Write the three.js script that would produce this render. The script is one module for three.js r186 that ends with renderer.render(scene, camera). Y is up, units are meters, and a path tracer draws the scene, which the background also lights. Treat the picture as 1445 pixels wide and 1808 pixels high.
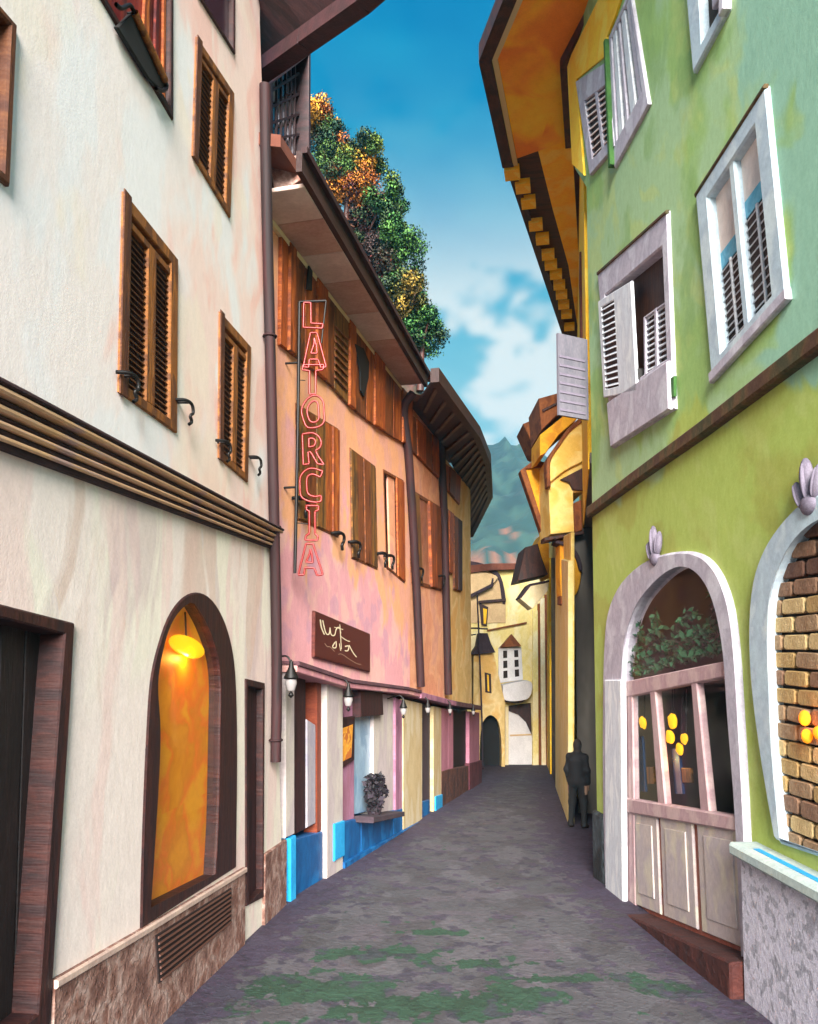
import * as THREE from 'three';
import { mergeGeometries } from 'three/addons/utils/BufferGeometryUtils.js';
import { FontLoader } from 'three/addons/loaders/FontLoader.js';
import { MarchingCubes } from 'three/addons/objects/MarchingCubes.js';

// ---------------------------------------------------------------- camera, exposure
const scene = new THREE.Scene();
const renderer = new THREE.WebGLRenderer({ antialias: true });
renderer.toneMapping = THREE.LinearToneMapping;
renderer.toneMappingExposure = 4.6;
renderer.shadowMap.enabled = true;
const camera = new THREE.PerspectiveCamera(2 * Math.atan(1052 / 1400) * 180 / Math.PI, 1445 / 2104, 0.1, 2000);
camera.position.set(0, 2.4, 0);
camera.rotation.x = 4 * Math.PI / 180;
camera.setViewOffset(1445, 2104, 0, 0, 1445, 1808);        // a risen lens keeps the house edges upright

// ---------------------------------------------------------------- noise
let seed = 7;
const rnd = () => { seed = (seed * 1664525 + 1013904223) >>> 0; return seed / 4294967296; };
const reseed = (s) => { seed = s; };
const PERM = (() => { reseed(11); const p = [...Array(256).keys()]; for (let i = 255; i > 0; i--) { const j = Math.floor(rnd() * (i + 1)); [p[i], p[j]] = [p[j], p[i]]; } return p; })();
const hsh = (x, y) => PERM[(PERM[x & 255] + y) & 255] / 255;
function vn(x, y, px = 256, py = 256) {
  const xi = Math.floor(x), yi = Math.floor(y); let fx = x - xi, fy = y - yi;
  fx = fx * fx * (3 - 2 * fx); fy = fy * fy * (3 - 2 * fy);
  const m = (a, p) => ((a % p) + p) % p, x0 = m(xi, px), x1 = m(xi + 1, px), y0 = m(yi, py), y1 = m(yi + 1, py);
  return (hsh(x0, y0) * (1 - fx) + hsh(x1, y0) * fx) * (1 - fy) + (hsh(x0, y1) * (1 - fx) + hsh(x1, y1) * fx) * fy;
}
function fbm(x, y, oct = 4, px = 256, py = 256) {
  let s = 0, a = 0.5, t = 0;
  for (let i = 0; i < oct; i++) { s += a * vn(x + i * 17.3 * (px === 256), y + i * 9.1 * (px === 256), px, py); t += a; a *= 0.5; x *= 2; y *= 2; px = Math.min(256, px * 2); py = Math.min(256, py * 2); }
  return s / t;
}
const sst = (a, b, x) => { const t = Math.min(1, Math.max(0, (x - a) / (b - a))); return t * t * (3 - 2 * t); };
const mix = (a, b, t) => a + (b - a) * t;
const hex = (h) => [h >> 16 & 255, h >> 8 & 255, h & 255];
const mix3 = (a, b, t) => [mix(a[0], b[0], t), mix(a[1], b[1], t), mix(a[2], b[2], t)];

// ---------------------------------------------------------------- sky and sun
const lin = (c) => c.map((v) => { v /= 255; return v <= 0.04045 ? v / 12.92 : Math.pow((v + 0.055) / 1.055, 2.4); });
{
  const W = 1024, H = 512, d = new Float32Array(W * H * 4);
  const stops = [[-90, hex(0x9fb6b6)], [-2, hex(0xbfd6d8)], [8, hex(0xb6d8de)], [15, hex(0x94cad8)], [20, hex(0x7cc0d4)], [25, hex(0x60b4d0)], [30, hex(0x44a8ca)], [34, hex(0x1496c4)], [39, hex(0x0082ba)], [48, hex(0x0070ac)], [90, hex(0x00629c)]].map(([e, c]) => [e, lin(c)]);
  const white = lin(hex(0xe8efee));
  for (let j = 0; j < H; j++) for (let i = 0; i < W; i++) {
    const el = ((j + 0.5) / H - 0.5) * 180, az = (i + 0.5) / W * 360;         // az 90 is straight down the street
    let k = 0; while (k < stops.length - 2 && el > stops[k + 1][0]) k++;
    const e2 = el + (fbm(i / W * 40 + 0.06 * el, el * 0.22, 4, 40, 256) - 0.5) * 13 * sst(5, 25, el);
    k = 0; while (k < stops.length - 2 && e2 > stops[k + 1][0]) k++;
    let c = mix3(stops[k][1], stops[k + 1][1], Math.min(1, Math.max(0, (e2 - stops[k][0]) / (stops[k + 1][0] - stops[k][0]))));
    const wx = fbm(i / W * 32, el * 0.2 + 40, 3, 32, 256) - 0.5, n = fbm(i / W * 24 + wx * 1.2 + 3.1, el * 0.13 + wx + 11.4, 5, 24, 256);
    const band = Math.exp(-Math.pow((el - 19) / 8.5, 2));
    const puff = fbm(i / W * 96 + wx * 2, el * 0.55 + 5, 4, 96, 256) - 0.5, cov = sst(0.47, 0.56, n + 0.34 * puff + 0.1 * band - 0.04) * Math.min(1, band * 1.35);
    c = mix3(c, white, 0.95 * cov);
    d.set([c[0] / 4.6, c[1] / 4.6, c[2] / 4.6, 1], (j * W + i) * 4);
  }
  const t = new THREE.DataTexture(d, W, H, THREE.RGBAFormat, THREE.FloatType);
  t.mapping = THREE.EquirectangularReflectionMapping; t.magFilter = t.minFilter = THREE.LinearFilter; t.wrapS = THREE.RepeatWrapping; t.needsUpdate = true;
  scene.background = t; scene.environment = t;
}
const sun = new THREE.DirectionalLight(new THREE.Color(1, 0.955, 0.89), 4.6);
sun.target.position.set(0, 0, -12); sun.position.set(-0.3, 27, 48);
sun.castShadow = true; sun.shadow.radius = 60; sun.shadow.mapSize.set(2048, 2048);
Object.assign(sun.shadow.camera, { left: -30, right: 30, top: 30, bottom: -30, near: 1, far: 120 });
scene.add(sun, sun.target);

// ---------------------------------------------------------------- materials
function dataTex(w, h, fn, srgb = true) {
  const a = new Uint8Array(w * h * 4);
  for (let j = 0; j < h; j++) for (let i = 0; i < w; i++) {
    const c = fn((i + 0.5) / w, (j + 0.5) / h), o = (j * w + i) * 4;
    if (typeof c === 'number') a[o] = a[o + 1] = a[o + 2] = Math.max(0, Math.min(255, c * 255));
    else { a[o] = Math.max(0, Math.min(255, c[0])); a[o + 1] = Math.max(0, Math.min(255, c[1])); a[o + 2] = Math.max(0, Math.min(255, c[2])); }
    a[o + 3] = 255;
  }
  const t = new THREE.DataTexture(a, w, h); t.magFilter = THREE.LinearFilter; t.minFilter = THREE.LinearMipmapLinearFilter; t.generateMipmaps = true;
  t.wrapS = t.wrapT = THREE.RepeatWrapping; if (srgb) t.colorSpace = THREE.SRGBColorSpace; t.needsUpdate = true; return t;
}
// relief shared by all walls: trowel marks and grit, 2 m tile
const wallBump = dataTex(512, 512, (x, y) => 0.5 * fbm(x * 10, y * 7, 4, 10, 7) + 0.3 * fbm(x * 60, y * 22, 2, 60, 22) + 0.2 * vn(x * 220, y * 220, 220, 220), false);
const woodBump = dataTex(256, 256, (x, y) => 0.6 * fbm(x * 40, y * 3, 3, 40, 3) + 0.4 * vn(x * 110, y * 8, 110, 8), false);
const stoneBump = dataTex(512, 512, (x, y) => 0.5 * fbm(x * 14, y * 14, 5, 14, 14) + 0.5 * sst(0.45, 0.6, fbm(x * 30, y * 30, 3, 30, 30)), false);
const repeats = new Map();
const rep = (t, m) => { const k = t.uuid + m; if (!repeats.has(k)) { const c = t.clone(); c.repeat.set(1 / m, 1 / m); c.needsUpdate = true; repeats.set(k, c); } return repeats.get(k); };
// a tiling paint of a few pigments laid on in strokes; m = tile in metres
function paint(cols, { m = 3, fx = 5, fy = 3, grain = 10, rough = 0.85, bump = wallBump, bs = 0.0018, bm = 2, n = 384, sharp = 0.22, ...rest } = {}) {
  const C = cols.map(hex), q = Math.floor(rnd() * 200);
  const map = dataTex(n, n, (x, y) => {
    const w = fbm(x * 6, y * 6 + q, 2, 6, 256) - 0.5;
    let t = fbm(x * fx + w * 0.8, y * fy + w * 0.5, 4, fx, fy); t = sst(0.5 - sharp, 0.5 + sharp, t) * (C.length - 1);
    const k = Math.min(C.length - 2, Math.floor(t)); const c = C.length > 1 ? mix3(C[k], C[k + 1], t - k) : C[0];
    const g = (vn(x * n / 2, y * n / 2) - 0.5) * grain + (fbm(x * fx * 9, y * fy * 9, 2, fx * 9, fy * 9) - 0.5) * grain * 1.4;
    return [c[0] + g, c[1] + g, c[2] + g];
  });
  map.repeat.set(1 / m, 1 / m);
  return new THREE.MeshStandardMaterial({ map, roughness: rough, bumpMap: rep(bump, bm), bumpScale: bs, ...rest });
}
// a wall with its own layout of pigments over [u0,v0]-[u1,v1]
function mural(u0, v0, u1, v1, w, h, fn, { rough = 0.88, bs = 0.0018, bm = 2, bump = wallBump } = {}) {
  const map = dataTex(w, h, (x, y) => fn(mix(u0, u1, x), mix(v0, v1, y)));
  map.wrapS = map.wrapT = THREE.ClampToEdgeWrapping;
  map.repeat.set(1 / (u1 - u0), 1 / (v1 - v0)); map.offset.set(-u0 / (u1 - u0), -v0 / (v1 - v0));
  return new THREE.MeshStandardMaterial({ map, roughness: rough, bumpMap: rep(bump, bm), bumpScale: bs });
}
const strokes = (u, v, su, sv) => fbm(u * su + 1.3 * (fbm(u * 1.3, v * 1.3 + 9, 2) - 0.5), v * sv + 50, 4);
const grit = (u, v) => (vn(u * 70, v * 70) - 0.5) * 9 + (fbm(u * 24, v * 9, 2) - 0.5) * 12;
const flat = (c, rough = 0.6, o = {}) => new THREE.MeshStandardMaterial({ color: new THREE.Color(c), roughness: rough, ...o });
const wood = (cols, o = {}) => paint(cols, { m: 1.2, fx: 14, fy: 2, grain: 14, rough: 0.62, bump: woodBump, bs: 0.004, bm: 0.8, n: 256, ...o });

const M = {
  brownFrame: wood([0x502a18, 0x673a1a, 0x462214]), ochreWood: wood([0x7d4a1c, 0x93591f, 0x5f3616]), slat: wood([0x6a3f20, 0x825026]),
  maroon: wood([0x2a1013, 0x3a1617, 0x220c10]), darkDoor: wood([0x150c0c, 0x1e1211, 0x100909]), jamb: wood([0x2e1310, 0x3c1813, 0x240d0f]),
  redPaint: wood([0x741512, 0x8e3220, 0x4a0d10]), blackIron: flat(0x14100f, 0.5, { metalness: 0.3 }), pipe: paint([0x240a0d, 0x330f12, 0x1b080b], { m: 1, fx: 4, fy: 3, rough: 0.75, n: 128, bs: 0.002 }),
  rubble: paint([0x8a7a6c, 0x9a8878], { m: 2, n: 96 }), purpleGlass: new THREE.MeshPhysicalMaterial({ color: 0x3a2430, roughness: 0.2 }), corniceDark: paint([0x3a2022, 0x2b171a], { m: 1, n: 128 }), corniceTan: paint([0xd0a788, 0xd8ab7a, 0xb8968a], { m: 2, n: 128, fx: 3, fy: 8 }),
  eave: wood([0x271216, 0x361a1d, 0x1e0e12]), rim: wood([0x2a1216, 0x38191d]), 
  plinth: paint([0x6c4a40, 0x8d6a5e, 0xa58a80, 0x7c5548], { m: 1.6, fx: 7, fy: 6, grain: 26, bump: stoneBump, bs: 0.006, bm: 1.2 }), plinthCap: paint([0xc7ad9d, 0xb49a8e], { m: 1, n: 128, grain: 16 }),
  ventDark: flat(0x24120f, 0.8), ventSlat: flat(0x5a3a30, 0.55), amber: paint([0xd38a16, 0xc8790f, 0xdb6a20, 0xd9951c], { m: 1.6, fx: 4, fy: 4, grain: 8, rough: 0.5, bs: 0.002, emissive: new THREE.Color(0xc87410), emissiveIntensity: 0.06 }),
  orangeWood: wood([0xa04c18, 0x7a3513, 0xb86224, 0x884016]), orangeWoodB: wood([0xae5e22, 0x904417, 0x6e3314]), brownWood: wood([0x6a3718, 0x85481d, 0x4d2612]), oliveWood: wood([0x6d4a20, 0x8a5a22, 0x4a3218]),
  soffitA: paint([0xc9b0a4, 0xd4beb2], { m: 1.5, n: 128 }), soffitB: paint([0xb58f80, 0xc09c8c], { m: 1.5, n: 128 }), fascia: wood([0x2a1514, 0x38201c]), black: flat(0x0e0b0b, 0.8),
  signBrown: wood([0x4d1c16, 0x5c2318, 0x43170f], { m: 2 }), neon: new THREE.MeshStandardMaterial({ color: 0x7c0605, roughness: 0.35 }),
  pierWhite: paint([0xb8abaa, 0xafa2a2, 0xbdb4aa], { m: 2, fx: 8, fy: 2 }), pierCream: paint([0xc2ae84, 0xb8a276, 0xc6b898], { m: 2, fx: 8, fy: 2 }), mauve: paint([0x976478, 0xa4708a, 0x865870], { m: 2, fx: 8, fy: 2 }), mauveDark: paint([0x33262e, 0x3d2e36], { m: 2, fx: 8, fy: 2 }),
  pinkPier: paint([0xb07486, 0xa4687c], { m: 2, fx: 8, fy: 2 }), palePane: paint([0x86a6c0, 0x9cb8cc, 0x7698b6], { m: 2, fx: 7, fy: 3, rough: 0.3 }), blue: paint([0x0b5a92, 0x0a4a80, 0x1169a6], { m: 2, fx: 6, fy: 3, rough: 0.5 }), blueLight: paint([0x1f93d0, 0x2aa4dd], { m: 1, n: 128, rough: 0.45 }),
  rust: wood([0x6a2812, 0x783216]), paleStrip: paint([0x8f8b9a, 0xa29aa0], { m: 1, n: 128, fx: 10, fy: 2 }), canopy: paint([0xc78a90, 0xb97c86, 0xd09c94], { m: 2, n: 128 }), canopyDark: paint([0x4a2c35, 0x5c3a40], { m: 1, n: 128 }),
  posterGold: paint([0xd98f22, 0xe5a838, 0xb8641c], { m: 0.6, fx: 3, fy: 4, n: 128, sharp: 0.1 }), brownStone: paint([0x4a2a22, 0x5c3528, 0x3b2220], { m: 1.2, grain: 18, bump: stoneBump, bs: 0.01 }), maroonStone: paint([0x4d1f2a, 0x5e2a33], { m: 1.2, n: 128 }),
  lampGlass: new THREE.MeshStandardMaterial({ color: 0x8e8888, roughness: 0.35 }),
  peach: paint([0xde9f78, 0xd69270, 0xe4aa82, 0xd29682], { m: 4, fx: 5, fy: 4 }), sand: paint([0xe6c684, 0xdcb872, 0xeed094, 0xe4b466], { m: 4, fx: 5, fy: 4 }),
  rafter: wood([0x6a5040, 0x574034]), roofTile: paint([0x5a2f22, 0x6d3a28], { m: 2 }),
  lilac: paint([0xb9b2bd, 0xaaa3b0, 0xc6c3cc], { m: 1.6, fx: 6, fy: 4, grain: 14 }), ice: paint([0xb4c6cf, 0xa8b8c4, 0xc3d0d4], { m: 1.6, fx: 6, fy: 4, grain: 12 }), shutterWhite: paint([0xd3d8de, 0xc4c8d0, 0xdfe2e4], { m: 1.2, fx: 12, fy: 3, grain: 12 }),
  pink_tone: paint([0xd9c3bb, 0xcfc0b8, 0xe0ccc2], { m: 1.5, fx: 6, fy: 2 }), blueStrip: paint([0x4fa0bf, 0x69b2cc, 0x3e8db0], { m: 0.8, n: 128 }), louvreDark: paint([0x2a1a12, 0x1e1512, 0x33241a], { m: 1, n: 128 }), louvreBrown: wood([0x4a2716, 0x3a1f14]),
  mossGreen: paint([0x3e6a2a, 0x2f5a24], { m: 1, n: 128 }), string: paint([0x4b3020, 0x5d4426, 0x3c3a20], { m: 1.5, fx: 8, fy: 4, grain: 16 }),
  pinkFrame: paint([0xb99a9c, 0xaf8f93, 0xc4a8a6], { m: 1.4, fx: 6, fy: 3, grain: 12 }), panel: paint([0xbfb2ac, 0xb4a8aa, 0xc9bfae], { m: 1.4, fx: 5, fy: 3, grain: 12 }), panelJoint: wood([0x8c4a3a, 0x9d5a48]),
  step: paint([0x3f1712, 0x4a1d15, 0x34120f], { m: 1.2, fx: 8, fy: 4, grain: 16, bump: stoneBump, bs: 0.008 }), darkPlinth: paint([0x2b3134, 0x3b444a, 0x1d2022], { m: 1.4, grain: 16, bump: stoneBump, bs: 0.012 }),
  lilacStone: paint([0xc4c0cc, 0xb8b4c4, 0xcac6d2, 0x9a98a3], { m: 1.3, fx: 24, fy: 22, grain: 26, bump: stoneBump, bs: 0.0025, sharp: 0.19, bm: 1 }), sill: paint([0xb0bbb4, 0xa3b3b2], { m: 1, n: 128, grain: 14 }),
  ochreSoffit: paint([0xffd62c, 0xffc81e, 0xfbaa1c, 0xf08c18], { m: 3.4, fx: 3, fy: 3, grain: 10, rough: 0.7 }), yellow: paint([0xffcb2c, 0xffc024, 0xffd850], { m: 2, fx: 4, fy: 4 }), darkBeam: wood([0x38180f, 0x4a2114, 0x2a120d]), creamTrim: flat(0xd8c698, 0.7),
  roomBrown: paint([0x4a382c, 0x58442f], { m: 1.5, n: 96 }), keystone: paint([0x7d7484, 0x6c6474], { m: 0.8, n: 96, grain: 16 }), greyShutter: paint([0x605e68, 0x6c6872], { m: 1, n: 96, fx: 8, fy: 3 }),
  tunnel: paint([0x5c5752, 0x6a645c, 0x4e4a47], { m: 1.5, n: 128 }), 
  yellowBright: paint([0xf4d070, 0xf8dc88, 0xeec45c], { m: 2, fx: 4, fy: 4 }), ochre: paint([0xe09c1c, 0xeaaa24, 0xd0881a], { m: 1.5, fx: 4, fy: 4 }), brownRoof: paint([0x7c4420, 0x8d5228, 0x6b381c], { m: 1.2 }), creamWall: paint([0xf2e2b8, 0xecd8a8, 0xf6eac8], { m: 2.4, fx: 6, fy: 3 }), lemon: paint([0xf4e09a, 0xeed888, 0xf8e8b4], { m: 2.4, fx: 6, fy: 3 }),
  peachPier: paint([0xe8b488, 0xeebf98], { m: 1.5, n: 128 }), tan: paint([0xdcbc8c, 0xd0ae82], { m: 1.5, n: 128 }), white: paint([0xe8e4e4, 0xdedada], { m: 1, n: 128 }), paleBlueWall: paint([0xa8b4b4, 0x9caaae], { m: 2, n: 128 }),
  glass: new THREE.MeshPhysicalMaterial({ color: 0xffffff, roughness: 0.04, transmission: 1, thickness: 0, ior: 1.08 }),
  darkGlass: new THREE.MeshPhysicalMaterial({ color: 0x0c1016, roughness: 0.12, ior: 1.5 }), blueGlass: new THREE.MeshPhysicalMaterial({ color: 0x1c3a5a, roughness: 0.15 }),
};

// ---------------------------------------------------------------- wall frames: o = a point at the wall's foot, a = its turn; local x along the wall, y up, z out to the street
const F = {
  L: { o: [-2.336, -0.5, -2], a: 1.46431 },
  P: { o: [-1.872, -1, -8.5], a: 1.32641 },
  G: { o: [2.561, -0.6, -12.8], a: -1.51884 },
  T: { o: [5.423, -1.2, -25], a: -1.77367 },
  Y: { o: [5.276, -1.4, -30], a: -1.71675 },
  S: { o: [-1.35, 0, -9.75], a: 0.00000 },
  N: { o: [-1.5, 0, -8.85], a: 0.00000 },
  E: { o: [2.2, -2.05, -31.5], a: 0.00000 },
  A: { o: [2.2, -2, -30.6], a: 0.00000 },
  B: { o: [3, -1.2, -19], a: 0.00000 },
  C: { o: [3, -1.1, -17.6], a: 0.00000 },
  D: { o: [3, -1.5, -23], a: 0.00000 }
};
const frameMatrix = (f) => new THREE.Matrix4().makeRotationY(F[f].a).setPosition(...F[f].o);
const outOf = (f, u, v, w = 0) => new THREE.Vector3(u, v, w).applyMatrix4(frameMatrix(f));

// ---------------------------------------------------------------- builders
const taken = {};
function numbered(n) { taken[n] = (taken[n] ?? -1) + 1; return taken[n] ? n + '_' + String(taken[n]).padStart(3, '0') : n; }
function tag(o, label, category, group, kind) { o.userData.label = label; if (category) o.userData.category = category; if (group) o.userData.group = group; if (kind) o.userData.kind = kind; return o; }
function add(o, parent) { (parent ?? scene).add(o); o.traverse((m) => { if (m.isMesh) { m.castShadow = true; m.receiveShadow = true; } }); return o; }
function mesh(name, geo, mat, parent) { const m = new THREE.Mesh(geo, mat); m.name = parent ? name : numbered(name); return add(m, parent); }
function thing(name, label, category, f, group) { const g = new THREE.Group(); g.name = numbered(name); if (f) { g.position.set(...F[f].o); g.rotation.y = F[f].a; } tag(g, label, category, group); scene.add(g); return g; }
const shape = (pts, holes = []) => { const s = new THREE.Shape(pts.map((p) => new THREE.Vector2(...p))); for (const h of holes) s.holes.push(new THREE.Path(h.map((p) => new THREE.Vector2(...p)))); return s; };
function ext(pts, z0, z1, holes = [], b = 0.005) {            // an outline on the wall, from z0 to z1
  const th = z1 - z0; b = Math.min(b, th * 0.3);
  const g = new THREE.ExtrudeGeometry(shape(pts, holes), b > 0 ? { depth: th - 2 * b, bevelEnabled: true, bevelThickness: b, bevelSize: b, bevelOffset: -b, bevelSegments: 1 } : { depth: th, bevelEnabled: false });
  g.translate(0, 0, z0 + b); return g;
}
function slab3(top, th) {                                     // a sheet over any corners in space, th thick, hanging down
  const n = top.length, tri = THREE.ShapeUtils.triangulateShape(top.map((p) => new THREE.Vector2(p[0], p[2])), []), pos = [];
  const put = (...ps) => ps.forEach((p) => pos.push(...p)), dn = (p) => [p[0], p[1] - th, p[2]];
  for (const [a, b, c] of tri) { put(top[a], top[b], top[c]); put(dn(top[c]), dn(top[b]), dn(top[a])); }
  for (let i = 0; i < n; i++) { const a = top[i], b = top[(i + 1) % n]; put(a, b, dn(b), a, dn(b), dn(a)); }
  const g = new THREE.BufferGeometry(); g.setAttribute('position', new THREE.Float32BufferAttribute(pos, 3)); g.setAttribute('uv', new THREE.Float32BufferAttribute(pos.filter((v, i) => i % 3 !== 1), 2)); g.computeVertexNormals(); return g;
}
const slab = (pts, y0, y1, b = 0) => { const g = ext(pts.map(([u, w]) => [u, -w]), y0, y1, [], b); g.rotateX(-Math.PI / 2); return g; };   // an outline on the level, (u, w)
const prism = (pts, u0, u1) => { const g = new THREE.ExtrudeGeometry(shape(pts.map(([w, v]) => [-w, v])), { depth: u1 - u0, bevelEnabled: false }); g.rotateY(Math.PI / 2); g.translate(u0, 0, 0); return g; };
const box = (x0, x1, y0, y1, z0, z1) => { const g = new THREE.BoxGeometry(x1 - x0, y1 - y0, z1 - z0); g.translate((x0 + x1) / 2, (y0 + y1) / 2, (z0 + z1) / 2); return g; };
const V = (p, z = 0) => new THREE.Vector3(p[0], p[1], p[2] ?? z);
const curve = (pts, n = 40, closed = false, z = 0) => new THREE.CatmullRomCurve3(pts.map((p) => V(p, z)), closed, 'centripetal').getPoints(n);
const smooth = (pts, n = 40) => curve(pts, n).map((p) => [p.x, p.y]);
const tube = (pts, r, seg = 20, rad = 8, closed = false) => new THREE.TubeGeometry(new THREE.CatmullRomCurve3(pts.map((p) => V(p)), closed, 'centripetal'), seg, r, rad, closed);
function beam(p, q, w, h) {                                   // a bar from p to q (3-vectors), w wide and h high
  const a = V(p), b = V(q), g = new THREE.BoxGeometry(a.distanceTo(b), h, w), m = new THREE.Matrix4(), x = b.clone().sub(a).normalize(), y = Math.abs(x.y) > 0.95 ? new THREE.Vector3(0, 0, 1) : new THREE.Vector3(0, 1, 0), z = x.clone().cross(y).normalize();
  m.makeBasis(x, z.clone().cross(x), z).setPosition(a.add(b).multiplyScalar(0.5)); return g.applyMatrix4(m);
}
const merge = (...g) => mergeGeometries(g.flat().map((x) => { const y = x.index ? x.toNonIndexed() : x; for (const k of Object.keys(y.attributes)) if (!['position', 'normal', 'uv'].includes(k)) y.deleteAttribute(k); return y; }));
const Q = (q, s, t) => [0, 1].map((i) => mix(mix(q[0][i], q[1][i], s), mix(q[3][i], q[2][i], s), t));   // q = four corners: lower left, lower right, upper right, upper left
const part4 = (q, s0, s1, t0, t1) => [Q(q, s0, t0), Q(q, s1, t0), Q(q, s1, t1), Q(q, s0, t1)];
const unitBox = new THREE.BoxGeometry(1, 1, 1);
function slat(parent, p, q, z, h, th, tilt, mat, name = 'slat') {
  const m = new THREE.Mesh(unitBox, mat); m.name = name; m.position.set((p[0] + q[0]) / 2, (p[1] + q[1]) / 2, z);
  m.rotation.order = 'ZXY'; m.rotation.set(tilt, 0, Math.atan2(q[1] - p[1], q[0] - p[0])); m.scale.set(Math.hypot(q[0] - p[0], q[1] - p[1]), h, th); return add(m, parent);
}
const from = (geo, f, home) => geo.applyMatrix4(frameMatrix(home).invert().multiply(frameMatrix(f)));   // geometry laid out on wall f, carried into the thing on wall home

// ---------------------------------------------------------------- the setting
const groundY = (d) => -0.065 * d;
function sheet(name, x0, x1, d0, d1, nx, nd, fy, mat) {
  const pos = [], uv = [], idx = [];
  for (let j = 0; j <= nd; j++) for (let i = 0; i <= nx; i++) { const x = mix(x0, x1, i / nx), d = mix(d0, d1, j / nd); pos.push(x, fy(x, d), -d); uv.push(x, d); }
  for (let j = 0; j < nd; j++) for (let i = 0; i < nx; i++) { const a = j * (nx + 1) + i, b = a + 1, c = a + nx + 1, e = c + 1; idx.push(a, b, e, a, e, c); }
  const g = new THREE.BufferGeometry(); g.setAttribute('position', new THREE.Float32BufferAttribute(pos, 3)); g.setAttribute('uv', new THREE.Float32BufferAttribute(uv, 2)); g.setIndex(idx); g.computeVertexNormals();
  const m = mesh(name, g, mat); m.userData.kind = 'structure'; return m;
}
{
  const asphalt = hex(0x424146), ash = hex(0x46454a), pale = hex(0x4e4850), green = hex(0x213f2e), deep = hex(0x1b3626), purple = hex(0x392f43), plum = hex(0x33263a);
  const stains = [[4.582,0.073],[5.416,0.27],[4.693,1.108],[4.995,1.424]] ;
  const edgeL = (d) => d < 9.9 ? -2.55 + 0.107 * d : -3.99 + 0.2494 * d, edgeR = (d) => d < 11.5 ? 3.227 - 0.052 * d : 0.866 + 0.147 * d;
  const spots = [[-0.95, 6.9, 0.6, 0.32], [-1.55, 6.45, 0.45, 0.3], [-0.3, 7.9, 0.55, 0.2], [0.05, 6.55, 0.75, 0.28], [0.75, 7.6, 0.55, 0.16], [1.35, 7.15, 0.6, 0.14], [0.9, 6.8, 0.35, 0.25], [2.2, 6.9, 0.4, 0.16], [0.2, 8.6, 0.3, 0.1]];
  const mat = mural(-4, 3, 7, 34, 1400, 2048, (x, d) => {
    const n = fbm(x * 1.5 + 7, d * 1.1, 4), f = fbm(x * 7, d * 5 + 31, 4), ff = fbm(x * 22, d * 15, 3);
    let c = mix3(asphalt, ash, sst(0.4, 0.62, n)); c = mix3(c, pale, 0.75 * sst(0.54, 0.7, fbm(x * 2.3 + 40, d * 3.2, 4)));
    c = mix3(c, hex(0x57545a), 0.55 * sst(0.56, 0.64, fbm(x * 3.2 + d * 0.5 + 17, d * 0.8 - x * 0.3, 5))); c = mix3(c, hex(0x383539), 0.6 * sst(0.58, 0.64, fbm(x * 2.6 - d * 0.4 + 70, d * 1.7 + 5, 5)));
    let g = -1; for (const [sx, sd, rx, rd] of spots) g = Math.max(g, 1 - Math.hypot((x - sx) / rx, (d - sd) / rd));
    c = mix3(c, f > 0.5 ? green : deep, 0.95 * sst(0.04, 0.09, g * 0.75 + (f - 0.5) * 2.2 + (ff - 0.5) * 0.7 + (n - 0.5) * 1.2));
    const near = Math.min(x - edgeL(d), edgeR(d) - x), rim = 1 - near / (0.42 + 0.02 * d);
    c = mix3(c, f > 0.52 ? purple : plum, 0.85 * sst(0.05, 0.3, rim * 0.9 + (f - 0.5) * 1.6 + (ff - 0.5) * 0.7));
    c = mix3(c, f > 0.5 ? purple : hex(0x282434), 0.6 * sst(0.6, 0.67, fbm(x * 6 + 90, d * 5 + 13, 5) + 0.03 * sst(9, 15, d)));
    const k = (ff - 0.5) * 14 + (vn(x * 60, d * 40) - 0.5) * 7; return [c[0] + k, c[1] + k, c[2] + k];
  }, { rough: 0.85, bump: stoneBump, bs: 0.006, bm: 1.4 });
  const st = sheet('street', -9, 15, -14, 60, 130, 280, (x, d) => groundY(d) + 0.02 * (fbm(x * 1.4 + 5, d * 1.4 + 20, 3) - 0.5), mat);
  tag(st, 'narrow grey street stained green and purple between the houses', null, null, 'structure');
  const soil = paint([0x4a4a34, 0x56523a, 0x3c4230], { m: 12, n: 256 });
  const tr = sheet('terrain', -420, 420, -200, 460, 60, 60, (x, d) => -0.5 - 0.065 * Math.max(-20, Math.min(60, d)), soil); tr.userData.label = 'low ground around and beyond the houses';
}
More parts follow.
